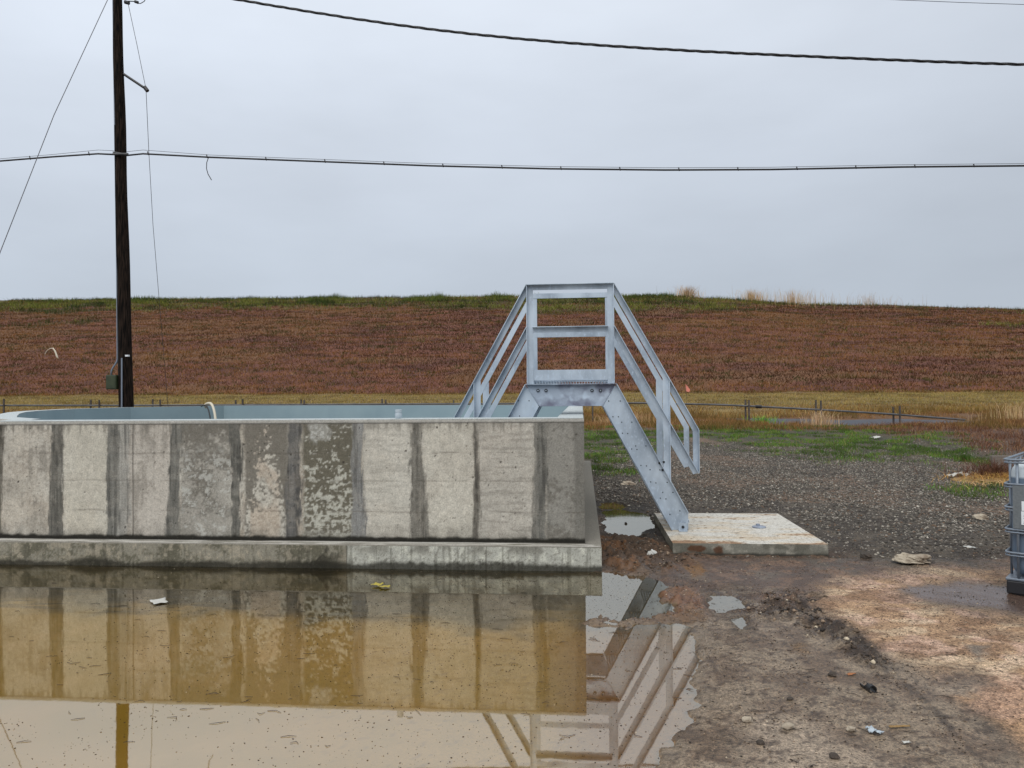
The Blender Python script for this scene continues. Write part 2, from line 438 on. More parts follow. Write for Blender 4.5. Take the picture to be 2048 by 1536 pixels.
def ground_detail(x, y, zb):
    """puddles, ruts, mud ridges: returns height and the masks used for colour"""
    near = (y > 1.5) & (y < 14)
    u, v = project(x, y, 0 * x)
    n1 = fbm(x * 3.1, y * 3.1, 4, 1) - .5
    n2 = fbm(x * 11, y * 11, 3, 4) - .5
    sc_ = np.clip((v - 785) / 450, .12, 1.6)
    uw = u + (n1 * 60 + n2 * 26) * sc_; vw = v + (n1 * 26 + n2 * 16) * sc_ * sc_
    sdm = sdpoly(uw, vw, PUDDLE)
    sds = np.full(x.shape, -1e9)
    for p in SMALL: sds = np.maximum(sds, sdpoly(uw, vw, p))
    bed = sm(-26, 14, sdm)
    sb = sm(-7, 5, sds) * (1 - .40 * sm(1700, 1780, u))
    z = .019 - .040 * np.maximum(bed, sb)
    n3 = fbm(x * 26, y * 26, 3, 5) - .5
    rough = np.where(v < 1150, 1.0, .35)
    z = z + (n2 * .018 + n3 * .024 * rough ** 2) * (1 - .75 * bed) * rough + n1 * .012 * (1 - bed)
    # mud heaped between tank and pad, and the track of clods that runs to the lower right
    mud = sm(-14, 16, sdpoly(uw, vw, [(1204, 1078), (1300, 1085), (1345, 1106), (1400, 1122), (1340, 1150), (1280, 1152), (1204, 1140)]))
    z = z + mud * (.012 + np.maximum(0, n2 + .04) * .20 + np.maximum(0, n3) * .06)
    mud2 = sm(-10, 10, sdpoly(uw, vw, [(1330, 1196), (1400, 1184), (1412, 1210), (1390, 1236), (1330, 1234), (1346, 1214)]))
    z = z + mud2 * (.004 + np.maximum(0, n2 + .04) * .13 + np.maximum(0, n3) * .05)
    track = sm(-16, 12, sdpoly(uw, vw, [(1500, 1224), (1560, 1196), (1640, 1196), (1625, 1226), (1700, 1262), (1760, 1320), (1800, 1345), (1760, 1352), (1700, 1322), (1660, 1290), (1600, 1252), (1530, 1246)]))
    z = z + track * (np.maximum(0, n2 + .02) * .13 + np.maximum(0, n3) * .07)
    # gravel spit inside the puddle
    spit = sm(-9, 6, sdpoly(uw, vw, [(1150, 1240), (1230, 1236), (1330, 1230), (1420, 1228), (1420, 1246), (1330, 1246), (1230, 1246), (1160, 1248)]))
    z = np.where(near, z + spit * (.012 + n2 * .07 + n3 * .05), z)
    # shallow depression at the lee of the tank
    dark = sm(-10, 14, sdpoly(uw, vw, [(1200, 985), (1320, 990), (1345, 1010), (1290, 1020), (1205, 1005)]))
    z = z + dark * n2 * .05
    z = np.where(near, z, n2 * .03)
    return zb + z, dict(u=u, v=v, uw=uw, vw=vw, bed=bed * near, sb=sb * near, mud=mud, mud2=mud2, track=track, spit=spit, n1=n1, n2=n2, n3=n3, dark=dark, sdm=sdm, sds=sds)


def green_mask(u, v, n):
    g = sm(-22, 10, sdpoly(u, v + n * 50, [(1100, 838), (1380, 838), (1460, 850), (1700, 850), (1860, 868), (1990, 900), (2010, 960), (1960, 930), (1840, 915), (1660, 912), (1560, 900), (1430, 880), (1400, 868), (1340, 880), (1290, 938), (1160, 930)]))
    g = np.maximum(g, .9 * sm(-14, 8, sdpoly(u, v + n * 30, [(1850, 985), (1990, 960), (2100, 960), (2100, 1010), (1960, 1010), (1890, 1000)])))
    return g


def bramble_mask(u, v, n):
    return np.maximum(sm(-12, 12, sdpoly(u + n * 60, v + n * 30, [(1640, 848), (1730, 838), (1800, 832), (2300, 820), (2300, 925), (1960, 905), (1900, 872), (1800, 868)])),
                      sm(-6, 8, sdpoly(u + n * 60, v + n * 20, [(1150, 822), (1330, 822), (1400, 838), (1330, 842), (1150, 842)])))


def mixc(c, col, m):
    return c + (np.asarray(col) - c) * m[..., None]


def ground_colour(x, y, z, zb, k):
    u, v = k['u'], k['v']
    n1, n2, n3 = k['n1'], k['n2'], k['n3']
    n = fbm(x * .9, y * .9, 4, 6); nn = fbm(x * 5, y * 5, 4, 7)
    nf = fbm(x * 34, y * 34, 2, 3)
    uw, vw = k['uw'], k['vw']
    # gravel yard
    c = np.empty(x.shape + (3,)); c[:] = lin(84, 76, 66)
    c = mixc(c, lin(62, 54, 46), sm(.42, .62, nn))
    c = mixc(c, lin(122, 100, 82), sm(.5, .7, n) * .6)
    c = mixc(c, lin(40, 35, 30), sm(.62, .75, nf) * .6)
    # wet trodden slab, lower middle
    slab = sm(-30, 30, sdpoly(uw, vw, [(1180, 1150), (1420, 1160), (1560, 1170), (1640, 1240), (1740, 1330), (1960, 1362), (1985, 1385), (1900, 1400), (1960, 1450), (2060, 1560), (2100, 1760), (1100, 1760)]))
    sl_ = np.empty(x.shape + (3,)); sl_[:] = lin(132, 118, 101)
    sl_ = mixc(sl_, lin(106, 90, 74), sm(.42, .60, nn * .7 + nf * .3)); sl_ = mixc(sl_, lin(156, 142, 126), sm(.55, .75, n) * .7)
    sl_ = mixc(sl_, lin(70, 56, 44), sm(.64, .74, nf) * .7)
    sl_ = mixc(sl_, lin(112, 88, 56), sm(-8, 8, sdpoly(uw, vw, [(1572, 1292), (1590, 1286), (1612, 1294), (1604, 1310), (1578, 1310)])) * .8)
    c = c * (1 - slab[..., None]) + sl_ * slab[..., None]
    # brown wet earth band between gravel and slab
    br = sm(-20, 25, sdpoly(uw, vw, [(1200, 1085), (1345, 1104), (1660, 1108), (1800, 1140), (2100, 1120), (2100, 1160), (1700, 1172), (1600, 1215), (1500, 1240), (1330, 1200), (1300, 1150)]))
    c = mixc(c, lin(86, 66, 52), br * sm(.25, .6, nn * .6 + nf * .4) * .9); c = mixc(c, lin(124, 98, 76), br * sm(.55, .66, fbm(x * 7, y * 7, 4, 3)) * .5)
    # tan sandy crust, right
    tan = sm(-22, 26, sdpoly(uw, vw, [(1600, 1205), (1680, 1168), (1760, 1150), (2120, 1140), (2120, 1180), (1990, 1176), (1900, 1168), (1830, 1176), (1800, 1192), (1870, 1214), (2000, 1238), (2120, 1250),
                                     (2120, 1700), (2090, 1600), (2040, 1500), (1960, 1430), (1905, 1402), (1985, 1375), (1960, 1352), (1860, 1348), (1800, 1330), (1745, 1300), (1700, 1262)]))
    t_ = np.empty(x.shape + (3,)); t_[:] = lin(160, 134, 108)
    t_ = mixc(t_, lin(176, 150, 132), sm(.45, .62, nn)); t_ = mixc(t_, lin(146, 112, 80), sm(.48, .62, n) * sm(1850, 1950, u) * .35)
    t_ = mixc(t_, lin(190, 172, 148), sm(.50, .64, fbm(x * 3.2 + y * 2, y * 5.5 - x * 2, 5, 1)) * .6); t_ = mixc(t_, lin(118, 92, 72), sm(.54, .68, fbm(x * 2.6 + y * 2, y * 6 - x * 2, 5, 4)) * .6)
    t_ = mixc(t_, lin(118, 112, 104), sm(-6, 14, sdpoly(uw, vw, [(1930, 1302), (1985, 1296), (2000, 1318), (1950, 1330)])) * .8)
    t_ = mixc(t_, lin(96, 70, 48), sm(.60, .74, nf) * .6)
    c = c * (1 - tan[..., None]) + t_ * tan[..., None]
    # right shallow film of water lies over smooth grey slab
    film = sm(-6, 8, sdpoly(uw, vw, [(1792, 1183), (1840, 1172), (1920, 1172), (2000, 1178), (2120, 1180), (2120, 1252), (2010, 1232), (1900, 1212), (1830, 1198)]))
    c = mixc(c, lin(92, 76, 68), film * .9)
    wetm = np.maximum(sm(-34, -4, k['sds']) * (v > 1000), .7 * sm(-60, -8, k['sdm'])) * (y < 13)
    c = c * (1 - .38 * wetm * (.6 + .6 * nn))[..., None]
    c = mixc(c, lin(78, 62, 48), k['mud'] * .9); c = mixc(c, lin(112, 80, 50), k['mud'] * sm(.50, .62, nn) * .6); c = mixc(c, lin(112, 78, 54), k['mud2'] * (.4 + .6 * nn)); c = mixc(c, lin(58, 46, 38), k['track'] * (.25 + .7 * sm(.42, .58, fbm(x * 9, y * 9, 4, 5))))
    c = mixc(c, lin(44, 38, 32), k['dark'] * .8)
    joint = np.abs(sdpoly(u + n2 * 14, v, [(1745, 1330), (1850, 1405), (1960, 1530), (2060, 1650), (2059, 1651), (1959, 1531), (1849, 1406)]))
    c = mixc(c, lin(60, 48, 38), (1 - sm(1.5, 8, joint + (n3 * 10))) * .7 * (v > 1325) * sm(.34, .56, fbm(x * 12, y * 12, 3, 2)))
    # puddle bed
    b = np.empty(x.shape + (3,)); b[:] = lin(184, 152, 76)
    b = mixc(b, lin(174, 146, 66), sm(.40, .64, n)); b = mixc(b, lin(190, 158, 88), sm(.45, .75, nn) * .5)
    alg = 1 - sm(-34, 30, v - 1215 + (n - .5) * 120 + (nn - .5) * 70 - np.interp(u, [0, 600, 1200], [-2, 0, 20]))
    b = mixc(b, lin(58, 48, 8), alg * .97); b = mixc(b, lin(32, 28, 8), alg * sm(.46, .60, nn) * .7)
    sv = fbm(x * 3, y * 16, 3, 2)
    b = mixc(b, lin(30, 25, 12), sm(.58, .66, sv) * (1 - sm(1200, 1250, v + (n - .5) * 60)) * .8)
    b = mixc(b, lin(120, 90, 52), sm(.70, .78, nf) * .5 * sm(200, 1100, u))
    b = mixc(b, lin(148, 106, 56), sm(1040, 1230, u) * sm(1200, 1300, v) * .85); b = mixc(b, lin(92, 80, 52), sm(1120, 1190, u) * sm(1260, 1230, v) * .8)
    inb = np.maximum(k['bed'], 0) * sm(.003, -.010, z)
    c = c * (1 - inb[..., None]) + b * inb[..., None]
    c = mixc(c, lin(104, 82, 60), k['spit'] * .7)
    c = mixc(c, lin(116, 84, 36), sm(-3, 7, sdpoly(uw, vw, MUDPOOL)) * .9)
    # wetness -> roughness
    ro = np.full(x.shape, .62)
    ro = ro - .25 * wetm
    ro = ro - .18 * slab - .16 * slab * sm(1700, 1400, u) - .22 * slab * sm(-130, -5, k['sdm']) - .12 * br + .25 * tan - .62 * film
    ro = np.where(v < 1120, .8, ro) - .1 * inb
    # grass floor and everything beyond the yard, coloured where it lies
    uz, vz = project(x, y, z)
    g = green_mask(uz, vz, n - .5) * (y > 12)
    c = mixc(c, lin(52, 54, 30), g * (.55 + .45 * nn)); c = mixc(c, lin(96, 80, 60), g * sm(.5, .62, nn) * .5)
    bm_ = bramble_mask(uz, vz, n - .5) * (y > 14)
    c = mixc(c, lin(88, 62, 46), bm_ * .9)
    far = sm(24.6, 27.0, y + (n - .5) * 2.5)
    d = np.empty(x.shape + (3,)); d[:] = lin(96, 78, 44)
    st = fbm(x * .35, y * 2.2, 4, 3)
    d = mixc(d, lin(128, 108, 66), sm(.4, .6, st)); d = mixc(d, lin(92, 84, 40), sm(.5, .65, n) * .6)
    d = mixc(d, lin(96, 62, 36), (1 - sm(38.2, 40.0, y + (n - .5) * 2)) * .8)
    lv = sm(LB - 2.5, LB + .8, y + (n - .5) * 4)
    e_ = np.empty(x.shape + (3,)); e_[:] = lin(98, 58, 44)
    e_ = mixc(e_, lin(78, 44, 34), sm(.42, .62, st)); e_ = mixc(e_, lin(118, 74, 54), sm(.55, .72, fbm(x * .8, y * 3, 3, 5)) * .6)
    e_ = mixc(e_, lin(104, 74, 42), sm(.5, .62, fbm(x * .12, y * .3, 3, 1)) * .6)
    gt = crest_green(x, y, n)
    e_ = mixc(e_, lin(72, 66, 38), gt)
    d = d * (1 - lv[..., None]) + e_ * lv[..., None]
    d = mixc(d, lin(60, 70, 34), sm(CY + 8, CY + 14, y))
    c = .22 * (c / .22) ** (1 + .16 * (1 - inb[..., None]))
    c = c * (1 - far[..., None]) + d * far[..., None]
    ro = np.where(far > .5, .9, ro)
    return c, np.clip(ro, .12, .95)


def crest_green(x, y, n):
    right = sm(5, 28, x)
    lim = CY - 7.4 + right * 4.0 + (n - .5) * 9.0
    g = sm(-1.2, 1.6, y - lim) * (1 - .75 * sm(10, 26, x)) * .95
    pt = fbm(x * .06, y * .25, 3, 4)
    return np.maximum(g * (.6 + .5 * n), sm(.60, .68, pt) * sm(78, 94, y) * .6)


def axis(fine0, fine1, step, lo, hi, grow=1.12, cap=6.0):
    a = list(np.arange(fine0, fine1 + 1e-6, step)); s = step; q = a[-1]
    while q < hi: s = min(s * grow, cap if q < 90 else 60); q += s; a.append(q)
    s = step; q = a[0]; b = []
    while q > lo: s = min(s * grow, cap if q > -90 else 60); q -= s; b.append(q)
    return np.array(b[::-1] + a)


def build_ground():
    xs = axis(-3.6, 4.2, .019, -700, 700, 1.05, .8)
    ys = np.concatenate([axis(3.0, 9.0, .019, -400, 9.0, 1.2, 4)[:-1], np.arange(9.0, 13, .035), np.arange(13, 28, .075), np.arange(28, 62, .25), np.arange(62, 116, .45), axis(116, 140, 3, 116, 700, 1.2, 60)[1:]])
    ys = np.unique(np.round(ys, 4))
    X, Y = np.meshgrid(xs, ys)
    zb = ground_base(X, Y)
    Z, k = ground_detail(X, Y, zb)
    # tussocky relief on the levee
    lev = (Y > 60) & (Y < 115)
    Z = Z + lev * ((fbm(X * .3, Y * .9, 4, 3) - .5) * .40)
    # inside the tank and under solid blocks the sheet is kept low
    under = ((X < TX - .05) & (X > -6.0 - (Y - 7.4) * .35) & (Y > TY + .05) & (Y < 16.2)) | ((X > PAD[0] + .03) & (X < PAD[1] - .03) & (Y > PAD[2] + .03) & (Y < PAD[3] - .03))
    Z = np.where(under, np.minimum(Z, -.03), Z)
    pu = (np.abs(X - 1.66) < .95) & (np.abs(Y - 9.0) < 1.15) & ~under
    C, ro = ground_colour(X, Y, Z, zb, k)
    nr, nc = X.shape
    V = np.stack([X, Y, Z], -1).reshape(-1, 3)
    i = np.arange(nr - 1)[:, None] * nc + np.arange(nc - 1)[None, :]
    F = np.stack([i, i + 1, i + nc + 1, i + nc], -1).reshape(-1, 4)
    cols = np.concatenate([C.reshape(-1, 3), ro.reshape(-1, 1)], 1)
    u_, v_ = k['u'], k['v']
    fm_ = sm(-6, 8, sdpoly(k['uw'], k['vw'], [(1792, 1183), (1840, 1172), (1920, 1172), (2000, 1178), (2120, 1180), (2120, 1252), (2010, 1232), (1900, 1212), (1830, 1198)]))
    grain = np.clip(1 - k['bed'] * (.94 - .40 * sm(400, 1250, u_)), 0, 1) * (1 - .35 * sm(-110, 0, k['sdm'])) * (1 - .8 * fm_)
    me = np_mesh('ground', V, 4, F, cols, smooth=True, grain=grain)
    o = put('ground', me, M['ground'])
    tag(o, kind='structure')
    return xs, ys, Z


GX, GY, GZ = build_ground()


def gz(x, y):
    x = np.atleast_1d(np.asarray(x, float)); y = np.atleast_1d(np.asarray(y, float))
    i = np.clip(np.searchsorted(GX, x) - 1, 0, len(GX) - 2); j = np.clip(np.searchsorted(GY, y) - 1, 0, len(GY) - 2)
    fx = (x - GX[i]) / (GX[i + 1] - GX[i]); fy = (y - GY[j]) / (GY[j + 1] - GY[j])
    return (GZ[j, i] * (1 - fx) + GZ[j, i + 1] * fx) * (1 - fy) + (GZ[j + 1, i] * (1 - fx) + GZ[j + 1, i + 1] * fx) * fy


def gz1(x, y): return float(gz(x, y)[0])


def on_ground(u, v):
    """world point of the ground under a photo pixel"""
    z = 0.0
    for _ in range(12):
        p = at_z(u, v, z); z = gz1(p[0], p[1])
    return p[0], p[1], z


o = put('puddle_water', np_mesh('puddle_water', [(-16, 1.5, 0), (8, 1.5, 0), (8, 13, 0), (-16, 13, 0)], 4, [(0, 1, 2, 3)]), M['water'])
tag(o, kind='structure')
_p = [at_z(u, v, .44) for u, v in [(1330, 860), (2050, 862), (2050, 824), (1330, 822)]]
o = put('ditch_water', np_mesh('ditch_water', [(p[0], p[1], .40) for p in _p], 4, [(0, 1, 2, 3)]), M['ditch'])
tag(o, kind='structure')

# ------------------------------------------------------------------ concrete tank
PATH = [(TX, TY), (TX, 16.4)] + [tuple(at_y(u, 800, y)[:2]) for u, y in [(450, 19.0), (244, 16.9), (122, 15.0), (49, 13.2), (15, 12.0), (-2, 10.8), (-12, 9.6), (-18, 8.7)]] + [(-6.16, 7.95), (-6.02, 7.60), (-5.98 - .0, TY)]
PATH = [tuple(map(float, p)) for p in PATH]


def offset(path, d):
    n = len(path); res = []
    for i in range(n):
        p0, p1, p2 = (np.array(path[(i + k) % n]) for k in (-1, 0, 1))
        a = (p1 - p0) / np.linalg.norm(p1 - p0); b = (p2 - p1) / np.linalg.norm(p2 - p1)
        na = np.array([a[1], -a[0]]); nb = np.array([b[1], -b[0]])        # outward for counter-clockwise
        m = na + nb; m /= np.linalg.norm(m)
        res.append(tuple(p1 + m * d / max(.4, m @ na)))
    return res


def shell_colour(x, y, z, nx):
    t = np.asarray(x) * .9 + np.asarray(y) * .9
    n = fbm(t * 3, np.asarray(z) * 3, 4, 2)
    c = np.empty(n.shape + (3,)); c[:] = lin(164, 159, 148)
    return mixc(c, lin(124, 120, 111), sm(.4, .6, n))


def build_tank():
    root = empty('concrete_tank', (-3.0, TY, 0), 'long open concrete tank with dark vertical patch strips standing in brown water', 'tank')
    inner = offset(PATH, -.26)
    n = len(PATH)
    zb, zt, ch = FH - .02, TH, .012
    V = []; F = []
    lev = [(PATH, zb), (PATH, zt - ch), (offset(PATH, -ch), zt), (inner, zt)]
    for pth, z in lev: V += [(p[0], p[1], z) for p in pth]
    for k in range(3):
        for i in range(n):
            j = (i + 1) % n
            if k == 0 and i == n - 1: continue                # the front face is a fine grid of its own, below
            F.append((k * n + i, k * n + j, (k + 1) * n + j, (k + 1) * n + i))
    V = np.array(V); F = np.array(F)
    C = shell_colour(V[:, 0], V[:, 1], V[:, 2], 0)
    C[2 * n:] = lin(178, 186, 188)
    C = C * np.where(np.arange(len(V)) < n, .75, 1)[:, None]
    # front face grid
    gx = np.linspace(PATH[-1][0], TX, 620); gzv = np.linspace(zb, zt - ch, 122)
    X, Z = np.meshgrid(gx, gzv)
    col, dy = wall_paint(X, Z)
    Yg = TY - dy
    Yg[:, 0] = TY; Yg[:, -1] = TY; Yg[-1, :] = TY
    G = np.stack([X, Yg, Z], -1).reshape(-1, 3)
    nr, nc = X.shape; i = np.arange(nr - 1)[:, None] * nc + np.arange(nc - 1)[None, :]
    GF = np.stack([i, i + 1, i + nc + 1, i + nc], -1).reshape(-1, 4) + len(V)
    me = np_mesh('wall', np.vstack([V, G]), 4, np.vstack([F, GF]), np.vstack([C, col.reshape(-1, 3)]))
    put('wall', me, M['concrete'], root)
    # lining: inner faces
    V = [(p[0], p[1], z) for z in (.12, TH - .003) for p in offset(PATH, -.262)]
    F = [(i, i + n, (i + 1) % n + n, (i + 1) % n) for i in range(n)]
    bmx = MB(); bmx.add(V, F); bmx.build('lining', M['lining'], root)
    # tank floor
    inn = offset(PATH, -.262)
    bmx = MB(); bmx.prism_xy(inn, .02, .122); bmx.build('tank_floor', M['lining'], root)
    # footing: outer ring wider than the wall
    fp = list(offset(PATH, .17)); fp[0] = (FX, FY); fp[1] = (FX, 16.56); fp[-1] = (PATH[-1][0] - .15, FY)
    V = []; F = []
    ins = offset(PATH, -.05)
    for pth, z in [(fp, -.12), (fp, FH - .008), (offset(fp, -.008), FH), (ins, FH)]: V += [(p[0], p[1], z) for p in pth]
    for k in range(3):
        for i in range(n):
            if k == 0 and i == n - 1: continue
            if k == 2 and i == n - 1: continue
            j = (i + 1) % n; F.append((k * n + i, k * n + j, (k + 1) * n + j, (k + 1) * n + i))
    V = np.array(V); F = np.array(F)
    C = shell_colour(V[:, 0], V[:, 1], V[:, 2], 0)
    gx = np.linspace(fp[-1][0], FX, 640); gzv = np.linspace(-.12, FH - .008, 30)
    X, Z = np.meshgrid(gx, gzv)
    col, dy = foot_paint(X, Z)
    dy[-1, :] = 0; dy[:, 0] = 0; dy[:, -1] = 0
    G = np.stack([X, FY - dy, Z], -1).reshape(-1, 3)
    nr, nc = X.shape; i = np.arange(nr - 1)[:, None] * nc + np.arange(nc - 1)[None, :]
    GF = np.stack([i, i + 1, i + nc + 1, i + nc], -1).reshape(-1, 4) + len(V)
    # ledge on top of the footing, fine grid
    gx2 = np.linspace(fp[-1][0] + .008, FX - .008, 400); gy2 = np.linspace(FY + .008, TY + .05, 22)
    X2, Y2 = np.meshgrid(gx2, gy2)
    nn = fbm(X2 * 5, Y2 * 30, 4, 5); nl = fbm(X2 * 1.2, Y2 * 60, 3, 6)
    c2 = np.empty(X2.shape + (3,)); c2[:] = lin(176, 173, 165)
    c2 = mixc(c2, lin(128, 124, 114), sm(.42, .62, nn)); c2 = mixc(c2, lin(205, 203, 196), sm(.5, .7, nl) * .6)
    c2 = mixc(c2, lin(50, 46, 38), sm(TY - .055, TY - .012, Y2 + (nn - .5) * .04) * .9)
    H = np.stack([X2, Y2, FH + 0 * X2 + (nn - .5) * .002], -1).reshape(-1, 3)
    nr2, nc2 = X2.shape; i2 = np.arange(nr2 - 1)[:, None] * nc2 + np.arange(nc2 - 1)[None, :]
    HF = np.stack([i2, i2 + 1, i2 + nc2 + 1, i2 + nc2], -1).reshape(-1, 4) + len(V) + len(G)
    me = np_mesh('footing', np.vstack([V, G, H]), 4, np.vstack([F, GF, HF]), np.vstack([C, col.reshape(-1, 3), c2.reshape(-1, 3)]))
    put('footing', me, M['concrete'], root)
    return root


def px_x(u): return float(at_y(u, 960, TY)[0])


def wall_paint(X, Z):
    """mortar strips, damp panels, efflorescence and casting marks, laid out along the wall in metres"""
    zz = (Z - FH) / (TH - FH)                       # 0 bottom .. 1 top
    s = X
    n1 = fbm(s * 4, Z * 4, 4, 0); n2 = fbm(s * 14, Z * 14, 4, 2); n3 = fbm(s * 45, Z * 45, 3, 4)
    streak = fbm(s * 40, Z * 2.2, 3, 1); hs = fbm(s * 5, Z * 38, 3, 3)
    jag = (fbm(s * 3 + 7, Z * 4, 4, 5) - .5) * .055 + (fbm(s * 60, Z * 12, 3, 6) - .5) * .05
    c = np.empty(X.shape + (3,)); c[:] = lin(183, 179, 169)
    c = mixc(c, lin(164, 158, 148), sm(.42, .62, n1)); c = mixc(c, lin(196, 190, 178), sm(.5, .7, n2) * .5)
    c = mixc(c, lin(176, 158, 136), sm(.52, .66, fbm(s * 2.4, Z * 2.2, 3, 7)) * .35 * (1 - zz * .6))
    c = mixc(c, lin(132, 126, 116), sm(.58, .70, n3) * .55); c = mixc(c, lin(206, 202, 192), sm(.60, .70, fbm(s * 38, Z * 38, 3, 6)) * .45)
    c = mixc(c, lin(146, 142, 134), sm(.58, .72, streak * .6 + n2 * .4) * .3)
    c = mixc(c, lin(150, 146, 136), sm(.50, .64, fbm(s * 2.1, Z * 2.6, 5, 6)) * .5)
    dy = np.zeros(X.shape)

    def band(u0, u1): return sm(px_x(u0) - .02, px_x(u0) + .02, s + jag * .6) * (1 - sm(px_x(u1) - .02, px_x(u1) + .02, s + jag * .6))
    # overall tone of single panels
    for u0, u1, col, a in [(0, 100, (176, 171, 162), .4), (128, 215, (190, 186, 174), .6), (250, 340, (176, 170, 162), .7), (362, 462, (150, 147, 140), .75), (490, 575, (112, 108, 100), .9), (606, 708, (100, 96, 84), .95),
                            (728, 826, (190, 187, 178), .6), (850, 948, (188, 184, 173), .5), (958, 1066, (174, 170, 162), .6), (1094, 1200, (134, 132, 126), .88)]:
        c = mixc(c, lin(*col), band(u0, u1) * a)
    c = mixc(c, lin(106, 102, 94), band(362, 462) * sm(.44, .56, n1 * .45 + n3 * .27 + n2 * .28 + .26 * (zz - .5)) * .8)
    c = mixc(c, lin(196, 196, 190), band(362, 462) * sm(.53, .62, n2 * .55 + n3 * .45) * .55 * (1 - sm(.6, .9, zz)))
    c = mixc(c, lin(116, 112, 104), (band(0, 100) + band(250, 340)) * sm(.50, .66, n1 * .5 + streak * .3 + n3 * .2 + .06 * (zz - .4)) * .45)
    # efflorescence on the two damp panels
    wx = 1 - np.abs(s - px_x(535)) / .22
    e1 = band(490, 576) * sm(.51, .585, n2 * .22 + n3 * .32 + n1 * .16 + .24 * wx + .30 * (.60 - zz) + .02)
    c = mixc(c, lin(184, 180, 170), e1 * (.55 + .45 * sm(.38, .6, n3)))
    c = mixc(c, lin(170, 150, 130), band(500, 560) * e1 * sm(.45, .6, n1) * .4)
    e2 = band(606, 708) * sm(.51, .575, n2 * .22 + n3 * .36 + hs * .27 + .20 * (.46 - zz) + .085)
    c = mixc(c, lin(176, 175, 165), e2 * (.45 + .5 * sm(.4, .6, n3)))
    e3 = band(612, 664) * sm(-.03, .03, .12 + (n2 - .5) * .2 - np.hypot(s - px_x(637), (Z - 1.33) * .8))
    c = mixc(c, lin(180, 180, 175), e3 * (.5 + .4 * sm(.4, .6, n3)))
    c = mixc(c, lin(96, 92, 84), band(1094, 1200) * sm(.48, .60, n1 * .6 + n3 * .4) * .55)
    c = mixc(c, lin(112, 110, 104), band(1148, 1200) * .7)
    c = mixc(c, lin(122, 118, 110), (band(958, 1066) + band(728, 826) * .6) * sm(.56, .66, hs) * .35)
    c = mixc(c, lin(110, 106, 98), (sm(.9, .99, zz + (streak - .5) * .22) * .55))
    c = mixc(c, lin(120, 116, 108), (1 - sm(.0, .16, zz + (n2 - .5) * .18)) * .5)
    # mortar strips, each wandering, slightly proud
    for u0, u1, u2, u3, col in [(-14, 10, -16, 4, (92, 88, 80)), (106, 130, 96, 128, (104, 102, 96)), (214, 240, 214, 246, (112, 111, 106)), (240, 262, 238, 258, (146, 144, 138)), (342, 363, 331, 358, (106, 105, 100)), (460, 488, 464, 482, (98, 97, 92)),
                                (577, 607, 569, 600, (98, 97, 95)), (703, 724, 704, 734, (128, 128, 126)), (826, 842, 816, 858, (112, 109, 102)), (950, 957, 944, 961, (96, 92, 85)), (1066, 1078, 1064, 1084, (118, 116, 110)), (1076, 1096, 1076, 1094, (104, 103, 98))]:
        a0 = px_x(u0) * zz + px_x(u2) * (1 - zz); a1 = px_x(u1) * zz + px_x(u3) * (1 - zz)
        j = jag * (1.0 if u0 != 950 else .5)
        m = sm(-.014, .012, s + j - a0) * (1 - sm(-.022, .014, s + j * 1.3 + (streak - .5) * .07 - a1))
        cc = np.empty(X.shape + (3,)); cc[:] = lin(*col)
        cc = mixc(cc, lin(*[q * .78 for q in col]), sm(.45, .62, streak)); cc = mixc(cc, lin(*[min(255, q * 1.16) for q in col]), sm(.5, .62, fbm(s * 70, Z * 3, 2, 7)) * .5)
        m = m * (.80 + .18 * sm(.35, .6, n2))
        c = c * (1 - m[..., None]) + cc * m[..., None]
        dy = dy + m * .0035 * (.7 + streak * .6)
    # hairline at the form joint, pour lines, bug holes
    hl = np.exp(-((s - px_x(266) - (n1 - .5) * .01) / .006) ** 2)
    c = mixc(c, lin(52, 48, 42), hl * .85 * sm(.3, .5, n2 + .2)); dy = dy - hl * .003
    for zl, a in ((.72, .28), (.49, .22), (.24, .3)):
        q = np.exp(-((zz - zl - (n1 - .5) * .02) / .006) ** 2) * sm(.42, .6, fbm(s * 3, Z * 0 + zl * 40, 3, 2))
        c = mixc(c, lin(96, 90, 82), q * a * 1.6); dy = dy - q * .002
    r_ = np.random.default_rng(8)
    for _ in range(150):
        hx = r_.uniform(-5.9, 0); hz = r_.uniform(FH + .05, TH - .03); rr = r_.choice([.007, .009, .014], p=[.6, .3, .1])
        i0, i1 = np.searchsorted(X[0], [hx - .03, hx + .03]); j0, j1 = np.searchsorted(Z[:, 0], [hz - .03, hz + .03])
        if i1 - i0 < 2 or j1 - j0 < 2: continue
        q = 1 - sm(rr * .5, rr, np.hypot(X[j0:j1, i0:i1] - hx, Z[j0:j1, i0:i1] - hz))
        c[j0:j1, i0:i1] = mixc(c[j0:j1, i0:i1], lin(52, 46, 40), q * .85); dy[j0:j1, i0:i1] -= q * .006
    # wet line at the foot, pale trowelled lip at the top
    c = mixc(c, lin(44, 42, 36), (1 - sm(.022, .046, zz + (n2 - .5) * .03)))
    lip = sm(.966, .972, zz); c = mixc(c, lin(168, 166, 160), lip * .9); c = mixc(c, lin(84, 82, 78), np.exp(-((zz - .966 - (n2 - .5) * .008) / .005) ** 2) * .9)
    c = mixc(c, lin(200, 200, 196), sm(.988, .993, zz) * .8)
    c = .42 * (c / .42) ** 1.10           # contrast curve over the whole wall colour: dark tones darker, pale tones paler
    dy = dy + (n2 - .5) * .003
    return c, dy


